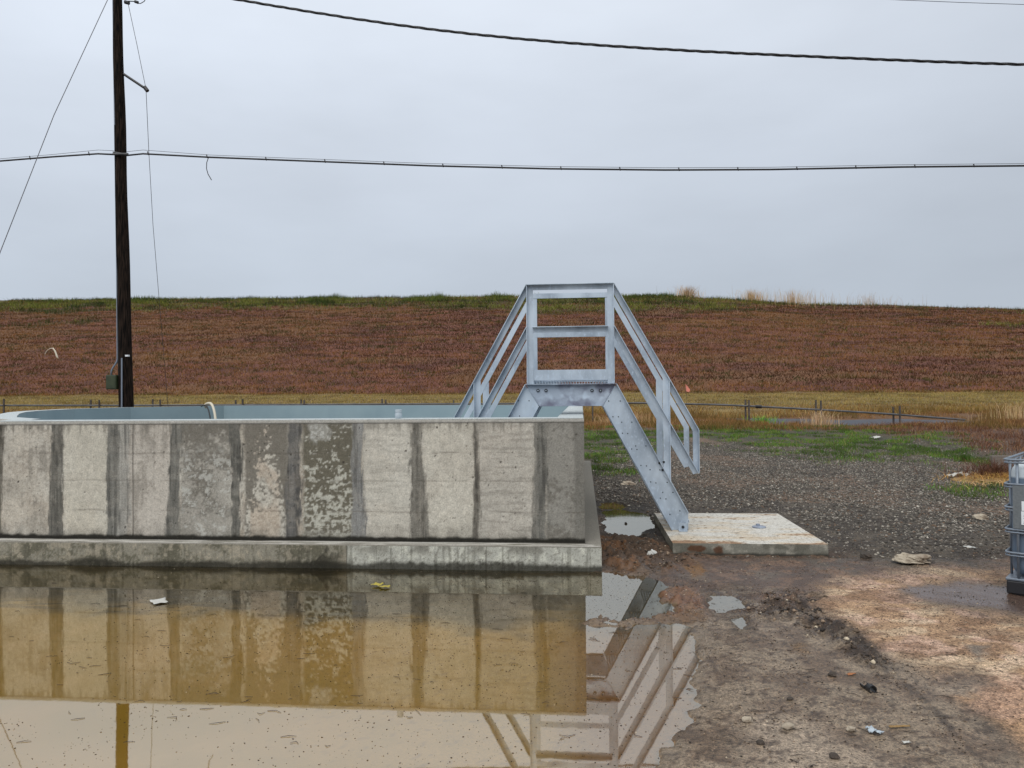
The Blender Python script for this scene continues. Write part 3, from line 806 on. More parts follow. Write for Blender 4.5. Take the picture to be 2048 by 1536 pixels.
def foot_paint(X, Z):
    s = X; n1 = fbm(s * 4, Z * 6, 4, 1); n2 = fbm(s * 16, Z * 16, 4, 3); n3 = fbm(s * 50, Z * 50, 3, 5); st = fbm(s * 45, Z * 3, 3, 2)
    right = sm(px_x(704) - .004, px_x(704) + .004, s)
    c = np.empty(X.shape + (3,)); c[:] = lin(134, 130, 118)
    c = mixc(c, lin(98, 95, 82), sm(.42, .58, n1 * .6 + n3 * .4)); c = mixc(c, lin(166, 158, 142), sm(.5, .62, n2 * .6 + n3 * .4) * .6)
    cr = np.empty(X.shape + (3,)); cr[:] = lin(164, 164, 156); cr = mixc(cr, lin(184, 184, 174), sm(.45, .65, n2)); cr = mixc(cr, lin(120, 118, 110), sm(.62, .72, n3) * .7)
    cr = mixc(cr, lin(118, 116, 108), sm(.5, .62, n1) * sm(.1, .2, Z) * .8)
    c = c * (1 - right[..., None]) + cr * right[..., None]
    c = mixc(c, lin(78, 76, 66), sm(.58, .7, st) * .4)
    c = mixc(c, lin(44, 42, 34), np.exp(-((s - px_x(650)) / .22) ** 2) * sm(.3, .5, .75 - Z / FH * .55 + (n2 - .5)) * .85)
    wl = .046 + (fbm(s * 2.3, Z * 3, 5, 4) - .5) * .10 + (fbm(s * .7, s * 0 + 3, 2, 6) - .5) * .06 + (n2 - .5) * .05 + (n3 - .5) * .02
    c = mixc(c, lin(40, 38, 30), (1 - sm(-.02, .03, Z - wl)) * .88)
    for u in (704, 976, 232):
        q = np.exp(-((s - px_x(u) - (n1 - .5) * .008) / .005) ** 2); c = mixc(c, lin(60, 56, 48), q * .7)
    c = .40 * (c / .40) ** 1.08
    return c, (n2 - .5) * .004


build_tank()

# hose and jar on the tank rim
hr = at_y(420, 806, 16.9)
_pts = []
for t in np.linspace(0, 1, 18):
    a = math.pi * (1.0 - t * .93)
    _pts.append((hr[0] - .05 + .27 * math.cos(a), 17.35 - 0.6 * t, TH - .02 + .10 * math.sin(min(a, math.pi)) if t < .5 else TH - .02 + .10 * math.sin(a) - (t - .5) ** 2 * 3.2))
b = MB(); b.tube(_pts, .028, 10); o = b.build('hose', M['cream'], smooth=True); tag(o, 'cream hose looped over the blue grey rim at the back of the tank', 'hose')
b = MB(); b.tube([(p[0] - .13, p[1] + .03, p[2] - .045) for p in _pts[5:]], .016, 8); o = b.build('hose', M['black'], smooth=True); tag(o, 'thin black hose beside the cream hose over the tank rim', 'hose')
p = at_y(796.5, 836, TY + .08)
jar = empty('plastic_jar', (p[0], TY + .09, TH), 'small clear plastic jar standing on the front rim of the tank', 'jar')
b = MB(); b.lathe([(.026, 0), (.034, .008), (.034, .045), (.028, .058), (.028, .062)], (p[0], TY + .09, TH + .001)); b.build('body', M['jar'], jar, smooth=True)
b = MB(); b.lathe([(.032, .062), (.032, .085), (.028, .087)], (p[0], TY + .09, TH + .001)); b.build('lid', M['jar'], jar)

# ------------------------------------------------------------------ crossover stairs
def sx(u, v): q = at_y(u, v, YN); return float(q[0]), float(q[2])


CX = (sx(1052, 568)[0] + sx(1228, 568)[0]) / 2
HA = (sx(1228, 568)[0] - sx(1052, 568)[0]) / 2
ZT = (sx(1052, 568)[1] + sx(1228, 568)[1]) / 2
SL = 1.80
XE = sx(1397, 858)[0] - CX                 # overhang of the sloped rail
ZE = ZT - (XE - HA) * SL
ZM = ZT - (653 - 568) * YN / FPX
ZB = ZM - (XE - HA) * SL
ZP = sx(1139, 767.5)[1]                    # top of the channel
CH = .250
stairs = empty('crossover_stairs', (CX, (YN + YF) / 2, PAD[4]), 'galvanised steel crossover stairs bridging the end wall of the concrete tank', 'stairs')


def member(name, poly_web, edge_pairs, yw, side, t=.008, fl=.062, m='galv'):
    """flat web in the stair's side plane with flanges standing out along the given edges"""
    b_ = MB()
    b_.prism_xz(poly_web, yw, yw + t * (1 if side < 0 else -1))
    for (xa, za), (xb, zb_) in edge_pairs:
        dx, dz = xb - xa, zb_ - za; L_ = math.hypot(dx, dz); nx, nz_ = -dz / L_ * t, dx / L_ * t
        cx_ = sum(q[0] for q in poly_web) / len(poly_web); cz_ = sum(q[1] for q in poly_web) / len(poly_web)
        if ((cx_ - xa) * nx + (cz_ - za) * nz_) < 0: nx, nz_ = -nx, -nz_
        y0 = yw - (fl if side < 0 else 0) - (.0006 if side > 0 else 0); y1 = yw + (fl if side > 0 else 0) + (.0006 if side < 0 else 0)
        b_.prism_xz([(xa, za), (xb, zb_), (xb + nx, zb_ + nz_), (xa + nx, za + nz_)], y0, y1)
    return b_.build(name, M[m], stairs, bevel=.0012)


def side_frame(yw, side):
    W = .062
    k = math.hypot(1, SL)
    hx = W * k / SL                      # horizontal width of a sloping leg
    # top rail: level run, two slopes and the drop at each end
    for sgn in (1, -1):
        X_ = lambda a: CX + sgn * a
        # top rail right/left slope
        member('top_rail', [(X_(HA), ZT), (X_(XE), ZE), (X_(XE - W), ZE + (W - hx) * SL - .0), (X_(HA - .0), ZT - hx * SL)], [((X_(HA), ZT), (X_(XE), ZE))], yw, side)
        member('mid_rail', [(X_(HA), ZM), (X_(XE - .004), ZB), (X_(XE - W), ZB - .0 + (W - hx) * SL + .0), (X_(HA), ZM - hx * SL)], [((X_(HA), ZM), (X_(XE - .004), ZB))], yw + .0012 * side, side)
        member('end_post', [(X_(XE + .0008), ZE - .001), (X_(XE + .0008), ZB + .006), (X_(XE - W), ZB + .006 + W * .4), (X_(XE - W), ZE + .01)], [((X_(XE + .0008), ZE - .001), (X_(XE + .0008), ZB + .006))], yw - .0016 * side, side)
        # post bolted to the stringer
        xp = sx(1339, 770)[0] - CX
        zt_ = ZT - (xp - HA) * SL - .02
        member('post', [(X_(xp), zt_), (X_(xp), ZP - (xp - .508) * 1.846 - .02), (X_(xp - .075), ZP - (xp - .508) * 1.846 + .05), (X_(xp - .075), zt_ + .02)], [((X_(xp), zt_), (X_(xp), ZP - (xp - .508) * 1.846 - .02))], yw + .0030 * side, side, fl=.05)
        # platform corner posts
        member('post', [(X_(HA - .004), ZT - .008), (X_(HA - .004), ZP + .002), (X_(HA - .078), ZP + .002), (X_(HA - .078), ZT - .008)], [((X_(HA - .004), ZT - .008), (X_(HA - .004), ZP + .002))], yw + .0044 * side, side, fl=.05)
    member('top_rail', [(CX - HA, ZT), (CX + HA, ZT), (CX + HA - .03, ZT - W), (CX - HA + .03, ZT - W)], [((CX - HA, ZT), (CX + HA, ZT))], yw - .0010 * side, side)
    member('mid_rail', [(CX - HA + .07, ZM), (CX + HA - .07, ZM), (CX + HA - .07, ZM - W), (CX - HA + .07, ZM - W)], [((CX - HA + .07, ZM), (CX + HA - .07, ZM))], yw - .0008 * side, side)
    b_ = MB(); b_.box(CX - HA + .06, CX + HA - .06, yw - .004 + .010 * (1 if side < 0 else -1), yw + .004 + .010 * (1 if side < 0 else -1), ZP + .043, ZP + .158)
    b_.build('toe_plate', M['galv'], stairs, bevel=.001)


side_frame(YN, -1)
side_frame(YF, 1)

A0, B0 = .508, .353                     # half widths of platform channel, outer top and inner bottom
ZBM = ZP - CH
ZFT = PAD[4] + .001
XO = sx(1377, 1050)[0] - CX
XI = sx(1343, 1053)[0] - CX
ZO = ZP - (XO - A0) * ((ZP - sx(1377, 1025)[1]) / (XO - A0))
for yw, side in ((YN + .012, -1), (YF - .012, 1)):
    member('platform_beam', [(CX - A0, ZP), (CX + A0, ZP), (CX + B0, ZBM), (CX - B0, ZBM)], [((CX - A0, ZP), (CX + A0, ZP)), ((CX - B0, ZBM), (CX + B0, ZBM))], yw, side, fl=.058, m='galv_dull')
    for sgn in (1, -1):
        X_ = lambda a: CX + sgn * a
        foot = ZFT if sgn > 0 else .123
        member('stringer', [(X_(A0 + .005), ZP - .004), (X_(XO), ZO), (X_(XO), foot), (X_(XI), foot), (X_(B0 + .005), ZBM - .004)],
               [((X_(A0 + .005), ZP - .004), (X_(XO), ZO)), ((X_(B0 + .005), ZBM - .004), (X_(XI), foot + .004))], yw + .001 * side, side, fl=.058)

# treads of open grating between the stringers
NT = 6
sA = ((B0 + A0) / 2, (ZP + ZBM) / 2)
for sgn in (1, -1):
    for i in range(NT):
        zt_ = ZP - .255 * (i + .95)
        xm = (A0 + B0) / 2 + ((ZP + ZBM) / 2 - zt_) / 1.846
        X0, X1 = sorted((CX + sgn * (xm - .10), CX + sgn * (xm + .105)))
        b_ = MB()
        for xx in np.linspace(X0, X1, 8): b_.box(xx - .0025, xx + .0025, YN + .022, YF - .022, zt_ - .030, zt_)
        for yy in np.linspace(YN + .026, YF - .026, 9): b_.box(X0 + .003, X1 - .003, yy - .003, yy + .003, zt_ - .010, zt_ - .0015)
        t_ = b_.build('tread', M['galv'], stairs)
        for yy in (YN + .0195,): pass
# platform grating
b_ = MB()
for xx in np.linspace(CX - HA + .02, CX + HA - .02, 31): b_.box(xx - .003, xx + .003, YN + .022, YF - .022, ZP + .002, ZP + .038)
for yy in np.linspace(YN + .03, YF - .03, 8): b_.box(CX - HA + .01, CX + HA - .01, yy - .003, yy + .003, ZP + .031, ZP + .0365)
b_.build('grating', M['galv'], stairs)


def bolt(x, z, rr=.011, y=YN + .012, parent=stairs, m='bolt', th=.010):
    b_ = MB(); n_ = 8
    V = [(x + rr * math.cos(2 * math.pi * k / n_), yy, z + rr * math.sin(2 * math.pi * k / n_)) for yy in (y - th, y + .001) for k in range(n_)]
    b_.add(V, [tuple(range(n_)), tuple(range(2 * n_ - 1, n_ - 1, -1))] + [(k, k + n_, (k + 1) % n_ + n_, (k + 1) % n_) for k in range(n_)])
    return b_.build('bolt', M[m], parent)


for u, v in [(1076, 781), (1092, 781), (1184, 781), (1201, 781)]:
    x, z = sx(u, v); w_ = MB()
    bolt(x, z, .019, m='bolt', th=.012); bolt(x, z, .008, y=YN, m='galv', th=.012)
for u, v in [(1217.5, 802), (1240.5, 802), (1226, 833.5), (1237, 833.5), (1243.5, 844.5), (1263.7, 844.5), (1245, 866.5), (1255.5, 867), (1271.5, 892), (1292, 892), (1263.5, 898), (1274, 899),
             (1282, 931), (1293, 932), (1300.3, 939.5), (1320, 940), (1301.5, 964), (1312, 966), (1334.5, 965), (1325.5, 985), (1346, 985), (1321, 996.5), (1332, 998), (1340, 1029), (1360, 1022),
             (1036.5, 801.5), (1058, 801.5), (1018, 832), (1039, 832)]:
    x, z = sx(u, v); bolt(x, z, .0068, th=.005)
for u, v in [(1319, 926), (1325, 940), (1327.5, 924)]:
    x, z = sx(u, v); bolt(x, z, .013, m='bolt', th=.02)
for u in (1074, 1086, 1203, 1219):      # clips that hold the grating to the channel
    x, z = sx(u, 772); b_ = MB(); b_.box(x - .018, x + .018, YN - .03, YN + .006, ZP - .012, ZP - .0085); b_.build('grating_clip', M['galv'], stairs)
x0, z0 = sx(1356, 1036); x1, z1 = sx(1373, 1054)
b_ = MB(); b_.prism_xy([(x0, YN - .055), (x1, YN - .055), (x1, YN + .010), (x1 - .008, YN + .010), (x1 - .008, YN - .047), (x0, YN - .047)], ZFT, ZFT + .09)
b_.box(x0, x1, YN - .10, YN + .010, ZFT + .0005, ZFT + .009)
b_.build('foot_bracket', M['galv'], stairs, bevel=.001)
bolt((x0 + x1) / 2, ZFT + .045, .016, y=YN - .055)

# ------------------------------------------------------------------ concrete pad
px0, px1, py0, py1, pz = PAD
gx = np.linspace(px0, px1, 150); gy = np.linspace(py0, py1, 190)
X, Y = np.meshgrid(gx, gy)
n1 = fbm(X * 3, Y * 5, 4, 1); n2 = fbm(X * 14, Y * 18, 4, 3); n3 = fbm(X * 40, Y * 40, 2, 5)
c = np.empty(X.shape + (3,)); c[:] = lin(196, 194, 187); c = mixc(c, lin(184, 181, 172), sm(.4, .65, n2) * .7)
sx_ = fbm(X * 2.2, Y * 9, 5, 6); c = mixc(c, lin(192, 174, 146), sm(.50, .66, sx_ * .7 + n1 * .3 + .12 * sm(9.4, 8.2, Y)) * .6); c = mixc(c, lin(130, 92, 58), sm(.60, .70, sx_ * .6 + n3 * .25 + n2 * .15 + .16 * sm(8.30, 8.0, Y)) * .8)
c = mixc(c, lin(100, 82, 62), sm(.68, .76, n3) * .6)
V = np.stack([X, Y, pz + (n2 - .5) * .003], -1).reshape(-1, 3)
nr, nc = X.shape; i = np.arange(nr - 1)[:, None] * nc + np.arange(nc - 1)[None, :]
F = np.stack([i, i + 1, i + nc + 1, i + nc], -1).reshape(-1, 4)
Cc = c.reshape(-1, 3)
Vs, Fs, Cs = [V], [F], [Cc]; off = len(V)
for (xa, ya, xb, yb) in ((px0, py0, px1, py0), (px1, py0, px1, py1), (px1, py1, px0, py1), (px0, py1, px0, py0)):
    S, Zz = np.meshgrid(np.linspace(0, 1, 160), np.linspace(-.12, pz, 20))
    XX = xa + (xb - xa) * S; YY = ya + (yb - ya) * S
    s_ = XX + YY; m1 = fbm(s_ * 5, Zz * 8, 4, 2); m2 = fbm(s_ * 16, Zz * 16, 4, 4)
    cc = np.empty(S.shape + (3,)); cc[:] = lin(124, 122, 112); cc = mixc(cc, lin(156, 152, 140), sm(.5, .68, m2)); cc = mixc(cc, lin(92, 90, 80), sm(.5, .64, m1) * .7)
    if ya == yb == py0:
        bl = np.exp(-(((XX - 1.14) / .10) ** 2 + ((Zz - .08) / .035) ** 2)) + .8 * np.exp(-(((XX - 1.36) / .05) ** 2 + ((Zz - .06) / .05) ** 2))
        cc = mixc(cc, lin(84, 52, 30), sm(.25, .5, bl + (m2 - .5) * .6) * .9)
    cc = mixc(cc, lin(52, 50, 44), (1 - sm(.03, .045, Zz + (m2 - .5) * .015)) * .9)
    VV = np.stack([XX, YY, Zz], -1).reshape(-1, 3)
    nr, nc = S.shape; i = np.arange(nr - 1)[:, None] * nc + np.arange(nc - 1)[None, :]
    Vs.append(VV); Fs.append(np.stack([i, i + 1, i + nc + 1, i + nc], -1).reshape(-1, 4) + off); Cs.append(cc.reshape(-1, 3)); off += len(VV)
o = put('concrete_pad', np_mesh('concrete_pad', np.vstack(Vs), 4, np.vstack(Fs), np.vstack(Cs)), M['concrete'])
tag(o, 'low pale concrete pad with muddy streaks under the foot of the stairs', 'pad')
p = at_z(1518, 1055, pz)
b = MB(); b.lathe([(.075, 0), (.075, .012), (.055, .018)], (p[0], p[1], pz + .001), 18); b.lathe([(.022, .0), (.022, .03)], (p[0] - .01, p[1] + .01, pz + .010), 10)
o = b.build('metal_cap', M['galv_dull']); tag(o, 'small round metal cap lying on top of the concrete pad', 'cap')

# ------------------------------------------------------------------ utility pole and wires
PY = 17.9
pb = at_y(252.5, 812, PY); pt = at_y(234.5, 0, PY)
zbot = gz1(pb[0], PY)
slope = (pt[0] - pb[0]) / (pt[2] - pb[2])
polex = lambda z: pb[0] + (z - pb[2]) * slope
pole = empty('utility_pole', (polex(zbot), PY, zbot), 'tall dark wooden utility pole leaning slightly behind the tank', 'utility pole')
b = MB(); zs = np.linspace(zbot - .3, 12.6, 24); b.tube([(polex(z) + .008 * math.sin(z * 1.7), PY + .006 * math.cos(z * 2.3), z) for z in zs], [.176 - .0062 * (z) for z in zs], 20); b.build('shaft', M['pole'], pole, smooth=True)


def pxp(u, v, y=PY): return tuple(map(float, at_y(u, v, y)))


b = MB(); b.tube([pxp(224.5, -120, PY - .06), pxp(226.5, 0, PY - .06), pxp(230.5, 300, PY - .06), pxp(233.5, 500, PY - .08), pxp(234.5, 600, PY - .08), pxp(235, 718, PY - .08), pxp(233.5, 724, PY - .08), pxp(225.5, 736, PY - .08), pxp(223, 742, PY - .08), pxp(222.5, 752, PY - .08)], .022, 8); b.build('conduit', M['conduit'], pole, smooth=True)
b = MB(); b.tube([pxp(229, 250, PY - .10), pxp(232.5, 500, PY - .13), pxp(237, 600, PY - .13), pxp(238, 752, PY - .13)], .010, 6); b.build('conduit', M['black'], pole)
b = MB(); b.tube([pxp(243.5, 716, PY - .20), pxp(243.5, 812, PY - .20), (polex(zbot) - .10, PY - .20, zbot - .1)], .018, 8); b.build('wire_guard', M['conduit'], pole)
q0 = pxp(219, 779, PY - .05); q1 = pxp(239.5, 750, PY - .05)
b = MB(); b.box(q0[0], q1[0], PY - .20, PY + .02, q0[2], q1[2]); jb = b.build('meter_box', M['green'], pole, bevel=.012)
b = MB(); b.box(q0[0] + .02, q1[0] - .02, PY - .212, PY - .2005, q0[2] + .03, q1[2] - .03); k = b.build('door', M['green'], jb, bevel=.004); k.matrix_parent_inverse = Matrix.Identity(4)
q0 = pxp(250, 713, PY - .19); q1 = pxp(256, 710, PY - .19)
b = MB(); b.box(q0[0], q1[0], PY - .19, PY - .12, q0[2], q1[2] + .005); b.build('tag', M['tag'], pole)
b = MB(); b.tube([pxp(248, 2, PY - .02), pxp(274, 3, PY - .02)], .012, 8); b.tube([pxp(250, 4, PY - .02), pxp(258, 6, PY - .02)], .045, 10); b.tube([pxp(270, 3, PY - .02), pxp(276, 5, PY - .02)], .035, 10); b.build('insulator', M['black'], pole)
b = MB(); b.tube([pxp(274, 7, PY - .02), pxp(281, 7, PY - .02), pxp(288, 3, PY - .02), pxp(294, -6, PY - .02), pxp(300, -60, PY - .02)], .010, 6); b.build('jumper_wire', M['cable'], pole)
b = MB(); b.tube([pxp(247, 148), pxp(292, 178)], .030, 8); b.tube([pxp(289, 174), pxp(295, 182)], .048, 8); b.build('strut', M['black'], pole)
b = MB(); b.tube([pxp(250, 308, PY - .17), pxp(226, 304, PY - .17)], .016, 8); b.tube([pxp(226, 308, PY - .17), pxp(256, 308, PY - .17)], .028, 8); b.build('cable_clamp', M['pipe'], pole)

ge = on_ground(338, 806) if False else (float(at_y(338, 795, 24)[0]), 24.0, gz1(float(at_y(338, 795, 24)[0]), 24.0))
pa, pbv = at_y(292, 178, PY), at_y(318, 595, PY + 3.0)
b = MB(); b.tube([pxp(256, 6, PY), pxp(274, 90, PY), pxp(292, 178, PY)], .007, 6)
_l = [np.array(pxp(292, 178, PY)), np.array(pxp(297.5, 300, PY + 1.5)), np.array(pxp(306, 450, PY + 3.0)), np.array(pxp(318, 595, PY + 4.6)), np.array((ge[0], ge[1], ge[2] + .5))]
b.tube(_l, .007, 6); b.build('guy_wire', M['wire'], None); tag(bpy.data.objects['guy_wire'], 'thin guy wire running from the strut on the pole down to the ground', 'wire', 'guy wires of the pole')
b = MB(); b.tube([pxp(250, -90, PY), pxp(215, 0, PY - .5), pxp(108, 230, PY - 2.2), pxp(0, 505, PY - 4.0), pxp(-110, 830, PY - 5.4)], .008, 6)
o = b.build('guy_wire', M['wire']); tag(o, 'thin guy wire slanting from the pole top down to the left frame edge', 'wire', 'guy wires of the pole')
o.location = (0, 0, 0)
ar = MB(); ar.tube([(ge[0], ge[1], ge[2] - .05), (ge[0] - .01, ge[1], ge[2] + .55)], .014, 6); ar.tube([(ge[0] - .05, ge[1], ge[2] + .5), (ge[0] + .04, ge[1], ge[2] + .58)], .012, 6)
o = ar.build('anchor_rod', M['post']); tag(o, 'thin anchor rod behind the tank where the guy wire ends', 'rod')


def curve_pts(ctrl, y, n=120):
    c_ = np.array([at_y(u, v, y) for u, v in ctrl]); d = np.r_[0, np.cumsum(np.linalg.norm(np.diff(c_, axis=0), axis=1))]
    t = np.linspace(0, d[-1], n)
    # smooth through control points (natural-ish cubic by fitting)
    deg = min(5, len(ctrl) - 1); m_ = [np.polyfit(d, c_[:, k_], deg) for k_ in (0, 2)]
    return np.stack([np.polyval(m_[0], t), np.full(n, y), np.polyval(m_[1], t)], 1), t


P_, t_ = curve_pts([(250, -35), (450, -5), (500, 3), (700, 36), (900, 64), (1000, 74), (1170, 87), (1500, 107), (1750, 120), (2048, 128), (2300, 131)], 9.2, 420)
b = MB()
for ph, rr in ((0, .0095), (2.1, .0095), (4.2, .008)):
    b.tube([p_ + np.array([0, .0085 * math.cos(t__ / .52 * 6.283 + ph), .0085 * math.sin(t__ / .52 * 6.283 + ph)]) for p_, t__ in zip(P_, t_)], rr, 6)
o = b.build('power_cable', M['cable'], smooth=True); tag(o, 'thick twisted black power cable sagging across the top of the sky', 'cable')
pl1 = [(-260, 352), (-100, 333), (0, 322), (100, 314), (196, 307.5), (228, 309)]
pl2 = [(252, 311), (286, 307.5), (420, 314.5), (600, 321.5), (860, 331.5), (1100, 337.5), (1330, 340), (1540, 339), (1800, 334), (2048, 331.5), (2300, 330)]
b = MB()
for pl in (pl1, pl2):
    b.tube([at_y(u, v, PY - .1) for u, v in pl], .021, 6)
    b.tube([at_y(u, v - 4.5 - (3 if 150 < u < 300 else 0), PY - .1) for u, v in pl], .005, 5)
for u in range(60, 2048, 118):
    pl = pl1 if u < 230 else pl2
    v = np.interp(u, [q[0] for q in pl], [q[1] for q in pl]); b.tube([at_y(u - 1, v - 5, PY - .1), at_y(u + 1, v + 2, PY - .1)], .014, 6)
o = b.build('phone_cable', M['cable'], smooth=True); tag(o, 'lashed black phone cable strung level across the middle of the sky', 'cable')
b = MB(); b.tube([at_y(u, v, PY - .1) for u, v in [(417, 315), (413.5, 325), (413, 337), (416, 348), (423, 360)]], .010, 6)
o = b.build('wire_stub', M['cable']); tag(o, 'short loose wire end dangling below the phone cable', 'wire')
b = MB(); b.tube([at_y(u, v, 22) for u, v in [(1700, -5), (1800, 0), (1925, 5), (2048, 9), (2250, 14)]], .008, 6)
o = b.build('overhead_wire', M['wire']); tag(o, 'very thin overhead wire in the top right corner of the sky', 'wire')

# ------------------------------------------------------------------ pipeline on short posts along the ditch
PLY = 30.0
ctrl = [(-300, 811), (250, 811), (640, 809), (1280, 806), (1440, 809.5), (1495, 812), (1641, 819.5), (1780, 828), (1870, 835), (1932, 840)]
b = MB(); b.tube([at_y(u, v, PLY) for u, v in ctrl], .035, 10); o = b.build('pipeline', M['pipe'], smooth=True)
tag(o, 'long dark pipeline sloping down to the right above the ditch', 'pipe')
cu = at_y(1516, 813.2, PLY)
b = MB(); b.tube([at_y(1511, 813, PLY), at_y(1523, 813.7, PLY)], .062, 10); k = b.build('coupling', M['black'], o)
POSTS = [7, 181, 198, 305, 320, 471, 485, 602, 608, 764, 771, 907, 1185, 1491, 1498, 1632, 1642, 1787, 1800]
desc = {7: 'at the far left edge, alone beyond the tank rim', 181: 'left one of the pair left of the pole', 198: 'right one of the pair left of the pole', 305: 'left one of the pair right of the pole',
        320: 'right one of the pair right of the pole', 471: 'left one of the pair right of the hoses', 485: 'right one of the pair right of the hoses', 602: 'left of the close pair just left of the jar', 608: 'right of the close pair just left of the jar',
        764: 'left one of the pair behind the plastic jar', 771: 'right one of the pair behind the plastic jar', 907: 'alone, just left of the stair handrail', 1185: 'alone under the platform, right of the tank corner', 1491: 'left one of the tall pair at the ditch',
        1498: 'right one of the tall pair at the ditch', 1632: 'left one of the pair behind the dry tuft', 1642: 'right one of the pair behind the dry tuft', 1787: 'left one of the last pair, by the brambles', 1800: 'right one of the last pair, by the brambles'}
for i_, u in enumerate(POSTS):
    y_ = PLY + (.10 if i_ % 2 else -.10)
    pt_ = at_y(u, (798 if u < 1600 else (800 if u < 1700 else 812)) + (i_ % 3), y_); zb_ = gz1(pt_[0], y_) - .15
    b = MB(); b.box(-.028, .028, -.004, .004, zb_, pt_[2]); b.box(-.028, -.020, -.004, .04, zb_, pt_[2]); b.box(.020, .028, -.004, .04, zb_, pt_[2])
    b.v = [(x + pt_[0], y + y_, z) for x, y, z in b.v]
    o = b.build('fence_post', M['post'])
    tag(o, 'steel post of the pipeline, ' + desc[u], 'post', 'steel posts carrying the pipeline')
    o.rotation_euler = (0, 0, 0)

# pink marker flag
fx, fy, fz_ = [float(q) for q in at_y(1373, 808, 33)]
fz0 = gz1(fx, fy)
fl = empty('marker_flag', (fx, fy, fz0), 'small pink marker flag on a thin wire in the tan grass', 'flag')
b = MB(); b.tube([(fx, fy, fz0 - .05), (fx - .01, fy, float(at_y(1372, 769, 33)[2]))], .006, 5); b.build('stem', M['wire'], fl)
q = [at_y(u, v, 33) for u, v in [(1371, 768), (1380.5, 779.5), (1378.5, 784), (1372, 782.5)]]
b = MB(); b.add([(p_[0], p_[1] - .002, p_[2]) for p_ in q] + [(p_[0], p_[1] + .004, p_[2]) for p_ in q], [(0, 1, 2, 3), (7, 6, 5, 4), (0, 4, 5, 1), (1, 5, 6, 2), (2, 6, 7, 3), (3, 7, 4, 0)]); b.build('flag', M['pink'], fl)

# bent white pipe on the slope
def slope_pt(u, v):
    best = None
    for y_ in np.arange(LB, CY, .1):
        p_ = at_y(u, v, y_)
        if gz1(p_[0], y_) >= p_[2]: return p_
    return at_y(u, v, CY - 4)


s0 = slope_pt(113, 717); yy = s0[1]
b = MB(); b.tube([at_y(u, v, yy - .1) for u, v in [(116.5, 719), (114, 713), (110, 702), (106, 696.5), (100, 697), (94, 701), (90.5, 706), (90, 712)]], [.08, .09, .08, .06, .035, .03, .03, .02], 8)
o = b.build('bent_pipe', M['cream'], smooth=True); tag(o, 'pale bent pipe arching out of the brown grass slope', 'pipe')

